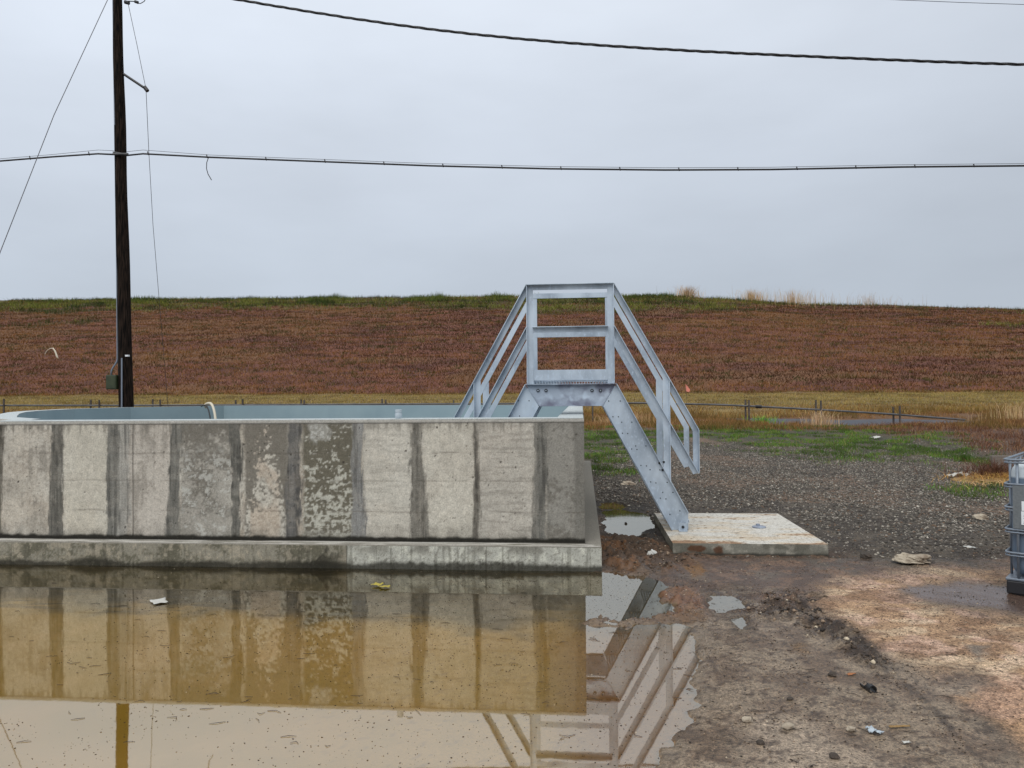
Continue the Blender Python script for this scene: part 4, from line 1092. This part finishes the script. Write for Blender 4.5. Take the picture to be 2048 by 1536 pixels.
# ------------------------------------------------------------------ intermediate bulk container at the right edge
ANG = math.radians(-37)
def ibc():
    cx_, cy_, _ = at_z(2011, 1190, 0)
    cx_, cy_ = float(cx_), float(cy_) - .04
    z0 = -.004
    root = empty('container_tote', (cx_, cy_, z0), 'caged plastic liquid tote on a black pallet, cut off by the right edge', 'tote')
    ca, sa = math.cos(ANG), math.sin(ANG)
    def T(b_):   # local x along the visible face, y away from the viewer
        b_.v = [(cx_ + x * ca - y * sa, cy_ + x * sa + y * ca, z0 + z) for x, y, z in b_.v]; return b_
    W_, D_, H_ = 1.2, 1.0, 1.16
    bt = bpy.data.meshes.new('bottle'); bm = bmesh.new(); bmesh.ops.create_cube(bm, size=1)
    for v_ in bm.verts: v_.co = Vector((.6 + v_.co.x * 1.17, .5 + v_.co.y * .96, .17 + (v_.co.z + .5) * .90))
    bmesh.ops.bevel(bm, geom=bm.edges[:], offset=.085, segments=6, profile=.5, affect='EDGES')
    for v_ in bm.verts:
        x, y, z = v_.co; v_.co = Vector((cx_ + x * ca - y * sa, cy_ + x * sa + y * ca, z0 + z))
    bm.to_mesh(bt); bm.free(); bt.polygons.foreach_set('use_smooth', np.ones(len(bt.polygons), bool))
    m = mat('tote_plastic', (.2, .24, .3), .38); n, l, p_ = nodes(m)
    g = n.new('ShaderNodeNewGeometry'); s_ = n.new('ShaderNodeSeparateXYZ'); l(g.outputs['Position'], s_.inputs[0])
    q_ = n.new('ShaderNodeMapRange'); q_.inputs['From Min'].default_value = z0 + .945; q_.inputs['From Max'].default_value = z0 + .965; l(s_.outputs['Z'], q_.inputs['Value'])
    mx = n.new('ShaderNodeMix'); mx.data_type = 'RGBA'; mx.inputs['A'].default_value = (.115, .16, .22, 1); mx.inputs['B'].default_value = (.52, .58, .62, 1)
    l(q_.outputs[0], mx.inputs['Factor']); l(mx.outputs['Result'], p_.inputs['Base Color'])
    put('bottle', bt, m, root)
    def ring(z, name='cage_hoop', rr=.009):
        pts = []
        for (qx, qy, a0) in ((.03, .03, math.pi), (W_ - .03, .03, 1.5 * math.pi), (W_ - .03, D_ - .03, 0), (.03, D_ - .03, .5 * math.pi)):
            for t in np.linspace(0, math.pi / 2, 6): pts.append((qx + .045 * math.cos(a0 + t), qy + .045 * math.sin(a0 + t)))
        pts.append(pts[0])
        b_ = MB(); b_.tube([(x, y, z + .013) for x, y in pts], rr, 8); b_.tube([(x, y, z - .010) for x, y in pts], rr * .8, 8); T(b_).build(name, M['cage'], root, smooth=True)
    for z in (1.085, .890, .705, .530, .345): ring(z)
    for fx_ in (.075, .30, .52, .73, .94, 1.13):
        b_ = MB(); b_.tube([(fx_, -.002, .155), (fx_, -.002, 1.085)], .011, 8); T(b_).build('cage_bar', M['cage'], root, smooth=True)
    for fy_ in (.16, .38, .6, .82):
        for xx in (.0, 1.2):
            b_ = MB(); b_.tube([(xx, fy_, .155), (xx, fy_, 1.085)], .010, 8); T(b_).build('cage_bar', M['cage'], root, smooth=True)
    b_ = MB(); b_.box(-.015, 1.215, -.015, 1.015, .135, .158); T(b_).build('base_frame', M['cage'], root, bevel=.008)
    b_ = MB(); b_.box(-.01, 1.21, -.01, 1.01, .03, .134); T(b_).build('pallet', M['dark'], root, bevel=.01)
    for xx in (.06, .55, 1.04):
        for yy_ in (.01, .44, .87): b_ = MB(); b_.box(xx - .04, xx + .12, yy_, yy_ + .12, .0, .0299); T(b_).build('pallet_foot', M['dark'], root, bevel=.006)
    b_ = MB(); b_.box(.045, .72, -.024, -.018, .555, .895); pl_ = T(b_).build('label_plate', M['plate'], root)
    b_ = MB(); b_.box(.105, .52, -.0268, -.0245, .700, .775); T(b_).build('label', M['label'], root)
    b_ = MB(); b_.box(.102, .52, -.0268, -.0245, .590, .695); T(b_).build('label', M['label'], root)
    # printed characters and rules on the label
    def text(s_t, x, z, size):
        cu_ = bpy.data.curves.new('print', 'FONT'); cu_.body = s_t; cu_.size = size; cu_.extrude = .0003
        tmp_ = bpy.data.objects.new('print', cu_); COL.objects.link(tmp_); bpy.context.view_layer.update()
        me_ = bpy.data.meshes.new_from_object(tmp_.evaluated_get(bpy.context.evaluated_depsgraph_get())); bpy.data.objects.remove(tmp_)
        me_.materials.clear(); me_.materials.append(M['ink']); o_ = bpy.data.objects.new('print', me_); COL.objects.link(o_)
        o_.rotation_euler = (math.pi / 2, 0, ANG); lx, ly = x, -.0273
        o_.location = (cx_ + lx * ca - ly * sa, cy_ + lx * sa + ly * ca, z0 + z)
        o_.parent = root; o_.matrix_parent_inverse = Matrix.Translation(-Vector(root.location))
    text('181422', .116, .715, .058);
    b_ = MB()
    for zz_, l_ in ((.658, .40), (.640, .20), (.612, .18), (.600, .15)): b_.box(.115, .115 + l_, -.0276, -.0269, zz_, zz_ + .0025)
    T(b_).build('print', M['ink'], root)


ibc()

# ------------------------------------------------------------------ scattered single objects
def blob(name, c_, r_, m, label, cat, seed=0, flat=.5, group=None, sub=4, rough_=.45, yawr=0.0, lift=0.25):
    bm = bmesh.new(); bmesh.ops.create_icosphere(bm, subdivisions=sub, radius=1)
    rr = np.random.default_rng(seed); ph = rr.random(3) * 50
    for v_ in bm.verts:
        p_ = v_.co.copy(); n_ = float(fbm(p_.x * 1.9 + ph[0] + p_.z * 1.6, p_.y * 1.9 + ph[1] - p_.z * 1.7, 5, 2)) - .5
        k_ = 1 + n_ * 2 * rough_
        x, y = p_.x * r_[0] * k_, p_.y * r_[1] * k_
        v_.co = Vector((x * math.cos(yawr) - y * math.sin(yawr), x * math.sin(yawr) + y * math.cos(yawr), p_.z * r_[2] * k_ * (1 if p_.z > 0 else .5) + r_[2] * lift))
    me = bpy.data.meshes.new(name); bm.to_mesh(me); bm.free()
    o_ = put(name, me, m); o_.location = c_; tag(o_, label, cat, group); return o_


g_ = on_ground(1826, 1126); blob('rock', g_, (.16, .12, .055), M['chalk'], 'flat pale chalky rock with rusty edge in front of the tote', 'rock', 3, lift=.6, sub=5, rough_=.75)
g_ = on_ground(1732, 1118); blob('dirt_clod', g_, (.055, .045, .035), M['dirt_clod'], 'small black clod left of the flat pale rock', 'clod', 5, group='dark dirt clods')
g_ = on_ground(1961, 1038); blob('rock', g_, (.09, .08, .055), M['chalk'], 'grey rounded stone on the gravel left of the tote', 'rock', 8)
g_ = on_ground(1256, 970); blob('rock', g_, (.12, .09, .05), M['chalk'], 'pale stone on the dark wet gravel right of the tank', 'rock', 9)
g_ = on_ground(1304, 1107); blob('foam_scrap', g_, (.045, .035, .04), M['white'], 'crumpled white scrap in the mud before the concrete pad', 'scrap', 12, rough_=.6)
g_ = on_ground(1252, 1052); blob('dirt_clod', (g_[0], g_[1], -.004), (.020, .016, .02), M['dirt_clod'], 'single dark clod sticking out of the small bright puddle', 'clod', 15, group='dark dirt clods', sub=2)
for i_, (u, v, s_, lab) in enumerate([(1494, 1443, .026, 'small tan pebble on the wet slab in the lower right'), (1665, 1352, .026, 'dark round clod left of the black rubber piece'), (1576, 1457, .03, 'dark clod below and left of the tan pebble'), (1580, 1400, .018, 'tiny dark clod midway down the wet slab'),
                                      (1669, 1516, .024, 'dark clod close to the bottom frame edge'), (1520, 1488, .02, 'dark clod on the wet slab near the reflection'), (1702, 1461, .022, 'tan pebble left of the clear plastic scrap')]):
    g_ = on_ground(u, v); tan_ = 'tan' in lab
    blob('pebble' if tan_ else 'dirt_clod', g_, (s_, s_ * .8, s_ * .7), M['chalk'] if tan_ else M['dirt_clod'], lab, 'pebble' if tan_ else 'clod', 20 + i_, group='tan pebbles' if tan_ else 'dark dirt clods', sub=2, lift=.4)

# cut piece of black rubber pipe
g0 = np.array(on_ground(1727, 1372)); g1 = np.array(on_ground(1746, 1386)); g0[2] = g1[2] = max(g0[2], g1[2]) + .017
d_ = (g1 - g0) / np.linalg.norm(g1 - g0); s_ = np.cross(d_, [0, 0, 1.]); upv = np.array([0, 0, 1.])
V = []; nseg = 12; rows = [0, .35, .62, 1.0]; opened = [1, 1, 1, 0]
L_ = np.linalg.norm(g1 - g0)
for ring_, t in enumerate(np.linspace(0, 1, 9)):
    span = 3.3 if t < .55 else 3.3 + (2 * math.pi - .02 - 3.3) * min(1, (t - .55) / .12)
    for k_ in range(nseg + 1):
        a = -math.pi / 2 - span / 2 + span * k_ / nseg
        V.append(g0 + d_ * L_ * t + s_ * .018 * math.cos(a) + upv * .018 * math.sin(a))
F = [(r_ * (nseg + 1) + k_, r_ * (nseg + 1) + k_ + 1, (r_ + 1) * (nseg + 1) + k_ + 1, (r_ + 1) * (nseg + 1) + k_) for r_ in range(8) for k_ in range(nseg)]
me = bpy.data.meshes.new('rubber_sleeve'); me.from_pydata([tuple(v_) for v_ in V], [], F); me.update()
o = put('rubber_sleeve', me, M['black']); m_ = o.modifiers.new('s', 'SOLIDIFY'); m_.thickness = .005
tag(o, 'short black rubber sleeve cut open, lying on the wet slab', 'sleeve')


def sheet(name, u, v, wx, wy, m, label, cat, rot=0, seed=1, z=None, amp=.012, group=None, thick=.0015):
    g_ = list(on_ground(u, v)); g_[2] = max(g_[2], 0 if z is None else z)
    n_ = 9; rr = np.random.default_rng(seed); ph = rr.random(2) * 40
    S, Tt = np.meshgrid(np.linspace(-.5, .5, n_), np.linspace(-.5, .5, n_))
    Zz = fbm(S * 4 + ph[0], Tt * 4 + ph[1], 2, 1) * amp + .003
    edge = 1 + (fbm(S * 3 + ph[1], Tt * 3, 2, 2) - .5) * .5
    X_, Y_ = S * wx * edge, Tt * wy * edge
    Vv = np.stack([X_ * math.cos(rot) - Y_ * math.sin(rot), X_ * math.sin(rot) + Y_ * math.cos(rot), Zz], -1).reshape(-1, 3)
    i = np.arange(n_ - 1)[:, None] * n_ + np.arange(n_ - 1)[None, :]
    me = np_mesh(name, Vv, 4, np.stack([i, i + 1, i + n_ + 1, i + n_], -1).reshape(-1, 4), smooth=True)
    o_ = put(name, me, m); o_.location = g_; s2 = o_.modifiers.new('s', 'SOLIDIFY'); s2.thickness = thick; tag(o_, label, cat, group); return o_


sheet('paper_card', 318, 1210, .11, .15, M['white'], 'torn white card floating in the brown puddle on the left', 'card', rot=.7, seed=4, z=.002)
sheet('yellow_wrapper', 755, 1177, .06, .09, M['yellow'], 'yellow plastic wrapper floating in the brown puddle', 'wrapper', rot=1.2, seed=5, z=.002, amp=.03, group='yellow wrapper pieces')
sheet('yellow_wrapper', 770, 1181, .085, .05, M['yellow'], 'yellow strip just right of the yellow wrapper in the puddle', 'wrapper', rot=.1, seed=6, z=.002, amp=.02, group='yellow wrapper pieces')
sheet('paper_scrap', 1939, 1095, .075, .10, M['white'], 'square white paper scrap on brown ground left of the tote', 'paper', rot=.2, seed=7)
sheet('plastic_scrap', 1751, 1468, .05, .06, M['jar'], 'clear wrinkled plastic scrap on the wet slab, lower right', 'scrap', rot=.9, seed=8, amp=.03)
sheet('plastic_scrap', 1742, 1462, .03, .05, M['jar'], 'smaller clear scrap up against the wrinkled plastic one', 'scrap', rot=.2, seed=9, amp=.02)
sheet('plastic_scrap', 1812, 1487, .035, .02, M['white'], 'thin white sliver right of the clear plastic scraps', 'scrap', rot=.3, seed=10)
sheet('plastic_bottle_scrap', 1917, 956, .34, .16, M['white'], 'flattened white plastic piece in the grass left of the straw', 'scrap', rot=.4, seed=11, amp=.12)
sheet('plastic_scrap', 1752, 878, .28, .2, M['white'], 'white litter lying in the green grass on the right', 'litter', rot=.4, seed=12, amp=.10)
sheet('wood_splinter', 1246, 911, .50, .06, M['chalk'], 'pale wood splinter on gravel between tank and stairs', 'splinter', rot=.25, seed=13, amp=.03)
sheet('rust_scrap', 1703, 1350, .06, .02, mat('rust', (.32, .13, .05), .8), 'orange rusty chip on the wet slab above the rubber sleeve', 'chip', rot=.5, seed=14)
sheet('rust_scrap', 1800, 1456, .10, .02, M['straw'], 'orange splinter right of the plastic scrap, lower right', 'splinter', rot=.1, seed=15)
g_ = on_ground(2010, 962); blob('straw_heap', g_, (.75, .45, .07), M['straw'], 'flat heap of tan straw behind the tote', 'straw', 31, lift=.0, rough_=.5)
# timber behind the tote
p0 = np.array(on_ground(2008, 942)); zt_ = p0[2]
b = MB(); b.box(-.05, 1.6, -.06, .06, -.03, .26); b.v = [(p0[0] + x * .97 + y * .2, p0[1] + .35 - x * .12 + y, zt_ + z + .0) for x, y, z in b.v]
o = b.build('timber_block', M['timber'], bevel=.01); tag(o, 'grey weathered timber block behind the top of the tote', 'timber')

# ------------------------------------------------------------------ vegetation and loose stone (uncountable)
def blades(name, P, h, wd, col, lean=.35, kind='stuff', label=None, cat=None, seg=1, group=None, origin=None):
    n = len(P); rr = RNG
    a = rr.random(n) * math.pi; la = rr.random(n) * 2 * math.pi; lm = lean * h * rr.random(n)
    dx = np.cos(a) * wd / 2; dy_ = np.sin(a) * wd / 2
    b0 = P + np.stack([-dx, -dy_, -.02 * np.ones(n)], 1); b1 = P + np.stack([dx, dy_, -.02 * np.ones(n)], 1)
    tip = P + np.stack([np.cos(la) * lm, np.sin(la) * lm, h], 1)
    if seg == 1:
        V = np.stack([b0, b1, tip], 1).reshape(-1, 3); F = np.arange(3 * n).reshape(-1, 3)
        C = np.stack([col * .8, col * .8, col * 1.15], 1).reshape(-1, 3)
        me = np_mesh(name, V, 3, F, C)
    else:
        mid = P + np.stack([np.cos(la) * lm * .25, np.sin(la) * lm * .25, h * .6], 1)
        m0 = mid - np.stack([dx, dy_, 0 * dx], 1) * .7; m1 = mid + np.stack([dx, dy_, 0 * dx], 1) * .7
        t0 = tip - np.stack([dx, dy_, 0 * dx], 1) * .15; t1 = tip + np.stack([dx, dy_, 0 * dx], 1) * .15
        V = np.stack([b0, b1, m1, m0, t1, t0], 1).reshape(-1, 3)
        k_ = np.arange(n)[:, None] * 6
        F = np.concatenate([k_ + [0, 1, 2, 3], k_ + [3, 2, 4, 5]], 0)
        C = np.repeat(col[:, None, :], 6, 1).reshape(-1, 3)
        me = np_mesh(name, V, 4, F, C)
    o_ = put(name, me, M['blades'])
    tag(o_, label, cat, group, kind)
    return o_


def scatter(n, x0, x1, y0, y1):
    x = RNG.uniform(x0, x1, n); y = RNG.uniform(y0, y1, n); return x, y


def jitter(col, n, s_=.18): return np.clip(col[None, :] * (1 + s_ * RNG.standard_normal((n, 1))) * (1 + .05 * RNG.standard_normal((n, 3))), .004, .9)


# levee grass
n = 420000
x, y = scatter(n, -84, 74, LB - 1.5, CY + 1.5)
nn = fbm(x * .9, y * .9, 4, 6); n5 = fbm(x * .5, y * .5, 4, 6); st = fbm(x * .22, y * 1.1, 4, 3); cp = fbm(x * .9, y * 1.4, 3, 5)
z = gz(x, y)
g = crest_green(x, y, fbm(x * .9, y * .9, 4, 6))
col = jitter(lin(124, 84, 46), n, .2)
col = col + (lin(70, 42, 28) - col) * sm(.42, .58, st)[:, None] * .85
col = col + (lin(56, 36, 26) - col) * (sm(.58, .66, fbm(x * .45, y * 1.5, 3, 7)) * .7)[:, None]
tanm = sm(.48, .62, fbm(x * .07, y * .18, 3, 1)) + sm(LB + 4, LB, y) * .6 + sm(-8, -50, x) * .35
col = col + (lin(150, 108, 62) - col) * (np.clip(tanm, 0, 1) * .75 * RNG.random(n))[:, None]
col = col + (lin(70, 72, 34) - col) * ((cp > .64) * .7)[:, None]
col = col + (lin(184, 150, 118) - col) * ((RNG.random(n) < .035) * .7)[:, None]
gm = RNG.random(n) < g * (.35 + .6 * sm(.42, .58, fbm(x * .3, y * .9, 3, 6)))
gc = jitter(lin(112, 116, 50), n, .3); gc2 = jitter(lin(60, 72, 32), n, .25); sel = fbm(x * .22, y * .5, 3, 2) > .5
col = np.where(gm[:, None], np.where(sel[:, None], gc, gc2), col)
h_ = np.where(gm, .24 + .30 * RNG.random(n), .09 + .15 * RNG.random(n)) * (.5 + 1.1 * cp)
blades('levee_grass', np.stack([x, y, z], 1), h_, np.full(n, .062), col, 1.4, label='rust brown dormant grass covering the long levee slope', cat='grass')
# taller weeds along the crest
n = 50000
x, y = scatter(n, -84, 74, CY - 3, CY + 4.0); cl = fbm(x * .35, y * .2, 4, 5); keep = (cl > .47) & (RNG.random(n) < sm(18, 4, x) * .95 + .03)
x, y, cl = x[keep], y[keep], cl[keep]; n = len(x)
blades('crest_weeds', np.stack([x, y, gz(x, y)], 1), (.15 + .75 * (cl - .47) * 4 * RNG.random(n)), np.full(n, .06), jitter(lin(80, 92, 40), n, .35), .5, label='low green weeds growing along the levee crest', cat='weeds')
# tan grass strip at the foot of the levee
n = 170000
x, y = scatter(n, -50, 46, 37.3, LB + .5); z = gz(x, y); st = fbm(x * .35, y * 1.6, 4, 3)
col = jitter(lin(158, 136, 82), n, .22); col = col + (lin(120, 116, 50) - col) * (sm(.45, .6, st) * .7 * RNG.random(n))[:, None]
col = col + (lin(138, 90, 48) - col) * ((y < 45) * .75 * RNG.random(n))[:, None]; col = col + (lin(96, 74, 38) - col) * (fbm(x * .8, y * .8, 3, 5) > .58)[:, None] * .6
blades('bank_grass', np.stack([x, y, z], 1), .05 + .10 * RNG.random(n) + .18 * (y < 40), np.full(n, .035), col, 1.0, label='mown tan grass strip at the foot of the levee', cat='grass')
n = 90000
x, y = scatter(n, -1, 30, 24.8, 38); z = gz(x, y); cl = fbm(x * .9, y * .9, 3, 5); keep = (z > .43) & (cl > .36); x, y, z, cl = x[keep], y[keep], z[keep], cl[keep]; n = len(x)
col = jitter(lin(134, 98, 58), n, .25); col = col + (lin(176, 142, 98) - col) * ((RNG.random(n) < .15) * .7)[:, None]; col = col + (lin(92, 84, 40) - col) * (cl > .56)[:, None] * .6
blades('ditch_grass', np.stack([x, y, z], 1), .05 + .16 * RNG.random(n) * cl * 2, np.full(n, .018), col, 1.1, label='dead tan grass on both banks of the ditch', cat='grass')
# yard grass, green
n = 230000
x, y = scatter(n, -.2, 14, 11.5, 27); z = gz(x, y); u, v = project(x, y, z); nb = fbm(x * .9, y * .9, 4, 6) - .5; nn = fbm(x * 2.4, y * 2.4, 3, 7)
keep = RNG.random(n) < green_mask(u, v, nb) * sm(.42, .60, nn)
keep &= z > .02
x, y, z = x[keep], y[keep], z[keep]; n = len(x)
col = jitter(lin(90, 124, 46), n, .4); col = col + (lin(140, 122, 80) - col) * ((RNG.random(n) < .22) * .8)[:, None]; col = col + (lin(48, 70, 28) - col) * (fbm(x * 1.2, y * 1.2, 2, 1) > .52)[:, None] * .6
blades('yard_grass', np.stack([x, y, z], 1), .03 + .055 * RNG.random(n), np.full(n, .014), col, 1.3, label='patchy short green grass at the back of the gravel yard', cat='grass')
# brambles and dead grass at the ditch
n = 90000
x, y = scatter(n, -.2, 22, 13, 31); z = gz(x, y); u, v = project(x, y, z); nb = fbm(x * .9, y * .9, 4, 6) - .5; cl = fbm(x * 1.5, y * 1.5, 3, 3)
keep = (RNG.random(n) < bramble_mask(u, v, nb)) & (cl > .40)
x, y, z, cl = x[keep], y[keep], z[keep], cl[keep]; n = len(x)
col = jitter(lin(128, 92, 66), n, .3); col = col + (lin(190, 158, 120) - col) * ((RNG.random(n) < .12) * .8)[:, None]; col = col + (lin(92, 58, 44) - col) * (cl > .55)[:, None] * .7
blades('dead_brush', np.stack([x, y, z], 1), (.04 + .20 * RNG.random(n) * (cl - .3) * 2.4), np.full(n, .011), col, 2.0, seg=2, label='tangled brown dead brush along the ditch bank', cat='brush')


def tuft(name, u, v, yw, spread, h, n, col, label, wd=.010, lean=.7, cat='grass tuft', group=None):
    c_ = at_y(u, v, yw); r_ = np.abs(RNG.standard_normal(n)) * spread * .5; a = RNG.random(n) * 2 * math.pi
    x = c_[0] + r_ * np.cos(a); y = yw + r_ * np.sin(a) * .7
    P = np.stack([x, y, gz(x, y)], 1)
    o_ = blades(name, P, h * (.45 + .55 * RNG.random(n)), np.full(n, wd), jitter(lin(*col), n, .2), lean, kind='thing', label=label, cat=cat, seg=2, group=group)
    return o_


G1 = 'dry reed clumps on the levee crest'
tuft('dry_bush', 1375, 590, CY + .3, 2.09, 1.83, 420, (188, 160, 128), 'rounded dry bush alone on the levee crest, right of the stairs', .035, .9, 'bush', G1)
tuft('dry_reeds', 1505, 600, CY + .3, 2.61, 1.74, 300, (190, 160, 118), 'dense short dry reed clump, leftmost of the three reed stands on the crest', .032, .6, 'reeds', G1)
tuft('dry_reeds', 1585, 607, CY + .3, 7.66, 2.35, 460, (186, 156, 118), 'tallest wide stand of dry reeds in the middle of the crest row', .026, .5, 'reeds', G1)
tuft('dry_reeds', 1735, 611, CY + .3, 6.26, 2.00, 170, (176, 148, 118), 'sparse thin dry reeds at the right end of the crest row', .026, .5, 'reeds', G1)
tuft('dry_tuft', 1640, 843, 26.5, .7, .62, 260, (196, 168, 134), 'pale spiky dry tuft at the ditch under the pipeline', .012, .8)
tuft('dry_tuft', 1265, 836, 28.5, 1.2, .55, 260, (190, 158, 116), 'pale dry grass clump behind the stair slope at the ditch end', .012, .7)
tuft('dry_tuft', 1215, 838, 28.5, 1.0, .35, 180, (178, 146, 108), 'short dry grass clump just right of the tank corner', .012, .7)
tuft('dry_tuft', 2035, 826, 30, 1.6, .8, 200, (200, 172, 130), 'tall dry straw tuft at the right frame edge beyond the brambles', .014, .5)
tuft('leafy_weed', 1525, 812, 31.5, .8, .42, 160, (118, 160, 66), 'bright green leafy weed growing behind the pipeline', .028, 1.2, 'weed')
tuft('grass_tuft', 1928, 916, 17.2, .22, .20, 110, (66, 96, 34), 'dark green upright grass tuft left of the timber', .012, .6)
tuft('thorn_bush', 1990, 948, 14.6, .8, .38, 700, (96, 66, 52), 'low dark brown thorny brush between timber and straw heap', .008, 1.5, 'bush')
tuft('straw_stalks', 1958, 958, 13.6, .8, .10, 120, (200, 168, 116), 'loose pale straw stalks scattered left of the straw heap', .010, 6.0, 'straw')
tuft('loose_straw', 2010, 962, float(on_ground(2010, 962)[1]), .95, .16, 900, (186, 146, 84), 'loose straw strewn over the tan heap behind the tote', .010, 4.5, 'straw')
# gravel
def stones(name, x, y, z, s_, col, label, cat='gravel', sink=.25):
    n = len(x); rr = RNG
    base = np.array([(1, 0, 0), (-1, 0, 0), (0, 1, 0), (0, -1, 0), (0, 0, 1), (0, 0, -1)], float)
    F0 = np.array([(0, 2, 4), (2, 1, 4), (1, 3, 4), (3, 0, 4), (2, 0, 5), (1, 2, 5), (3, 1, 5), (0, 3, 5)])
    B = base[None] * (1 + .5 * (rr.random((n, 6, 3)) - .5)) + .35 * (rr.random((n, 6, 3)) - .5)
    a = rr.random(n) * 2 * math.pi; ca, sa = np.cos(a)[:, None], np.sin(a)[:, None]
    X_ = B[..., 0] * ca - B[..., 1] * sa * .75; Y_ = B[..., 0] * sa + B[..., 1] * ca * .75
    V = np.stack([X_ * s_[:, None] + x[:, None], Y_ * s_[:, None] + y[:, None], B[..., 2] * s_[:, None] * .5 + (z + s_ * .5 * sink)[:, None]], -1).reshape(-1, 3)
    F = (np.arange(n)[:, None, None] * 6 + F0[None]).reshape(-1, 3)
    o_ = put(name, np_mesh(name, V, 3, F, np.repeat(col, 6, 0)), M['stones']); tag(o_, label, cat, kind='stuff'); return o_


n = 330000
x, y = scatter(n, .2, 12.5, 7.9, 21.5); z = gz(x, y); u, v = project(x, y, z)
gm = sm(-20, 40, sdpoly(u, v, [(1165, 900), (1400, 885), (1640, 905), (1900, 925), (2150, 960), (2150, 1085), (1900, 1090), (1780, 1085), (1655, 1070), (1570, 1015), (1300, 1010), (1200, 1010)]))
cl = fbm(x * 1.3, y * 1.3, 4, 2)
keep = (RNG.random(n) < gm * (.25 + .9 * sm(.38, .58, cl)) + .16 * (v > 880)) & (z > .004) & ~((x > PAD[0] - .05) & (x < PAD[1] + .05) & (y > PAD[2] - .05) & (y < PAD[3] + .05)) & ((x > FX + .02) | (y > 16.7))
x, y, z = x[keep], y[keep], z[keep]; n = len(x)
pal = np.array([lin(*q) for q in [(100, 95, 87), (74, 69, 62), (140, 134, 124), (50, 46, 40), (168, 161, 148), (108, 86, 68), (200, 193, 180)]])
ci = RNG.choice(7, n, p=[.27, .24, .19, .18, .04, .07, .01])
stones('gravel', x, y, z, (.006 + .020 * RNG.random(n) ** 2.6), pal[ci], 'grey gravel spread over the yard behind the pad')
# grit and small stones on slab, crust and mud
n = 80000
x, y = scatter(n, .1, 5.2, 3.2, 8.6); z = gz(x, y); u, v = project(x, y, z); cl = fbm(x * 4, y * 4, 3, 2)
_, kk = ground_detail(x, y, 0 * x)
jl = np.abs(sdpoly(u, v, [(1745, 1330), (1850, 1405), (1960, 1530), (2060, 1650), (2059, 1651), (1959, 1531), (1849, 1406)]))
keep = (z > -.002) & (RNG.random(n) < .16 + .8 * sm(14, 3, jl) + .5 * sm(.5, .65, cl) * .6 + kk['track'] * .8 + kk['mud'] * .5 + kk['spit'] + kk['mud2'] * .6) & ~((x > PAD[0] - .05) & (x < PAD[1] + .05) & (y > PAD[2] - .05)) & ((x > FX + .02) | (y < FY - .02))
x, y, z = x[keep], y[keep], z[keep]; n = len(x); tr = kk['track'][keep] + kk['mud'][keep]
pal = np.array([lin(*q) for q in [(92, 78, 64), (62, 50, 40), (40, 34, 28), (138, 118, 98), (196, 182, 158)]])
ci = RNG.choice(5, n, p=[.3, .3, .23, .14, .03])
stones('grit', x, y, z, (.0025 + .006 * RNG.random(n) ** 3) * (1 + 2.6 * (RNG.random(n) < .16 * np.clip(tr, 0, 1))), pal[ci], 'grit and small clods scattered over the wet slab', 'grit')
# bits floating in the puddle
n = 22000
x, y = scatter(n, -4.6, 1.4, 3.2, 7.2); z = gz(x, y); u, v = project(x, y, 0 * x); cl = fbm(x * 2.2, y * 2.2, 3, 4)
keep = (z < -.004) & (RNG.random(n) < sm(100, 900, u) * .5 + sm(.55, .68, cl) * .6) & (y < FY - .03)
x, y = x[keep], y[keep]; n = len(x)
stones('floating_bits', x, y, np.full(n, .0002), .0018 + .0042 * RNG.random(n) ** 3, pal[RNG.choice(5, n, p=[.2, .38, .32, .06, .04])], 'tiny dark bits of debris floating on the brown puddle', 'debris', sink=.2)


def twigs(name, n, region, label, lmin=.02, lmax=.09):
    b_ = MB(); rr = np.random.default_rng(77); k_ = 0
    while k_ < n:
        u, v = rr.uniform(region[0], region[2]), rr.uniform(region[1], region[3]); p_ = on_ground(u, v)
        if p_[0] < FX + .03 and p_[1] > FY - .05: continue
        a = rr.normal(0, .5) + (math.pi if rr.random() < .5 else 0); l_ = rr.uniform(lmin, lmax) ; z_ = max(p_[2], 0) + .002
        m_ = rr.normal(0, .25) * l_
        b_.tube([(p_[0], p_[1], z_), (p_[0] + math.cos(a) * l_ * .5 - math.sin(a) * m_, p_[1] + math.sin(a) * l_ * .5 + math.cos(a) * m_, z_ + .002), (p_[0] + math.cos(a) * l_, p_[1] + math.sin(a) * l_, z_)], [.0012, .0016, .0008], 4, cap=False); k_ += 1
    o_ = b_.build(name, M['dirt_clod']); tag(o_, label, 'twigs', kind='stuff')


twigs('twigs', 110, (0, 1160, 1300, 1500), 'thin dark twigs and leaf stems lying in the puddle')
twigs('wood_chips', 90, (1300, 1180, 1950, 1530), 'small splinters and twigs scattered on the wet slab')
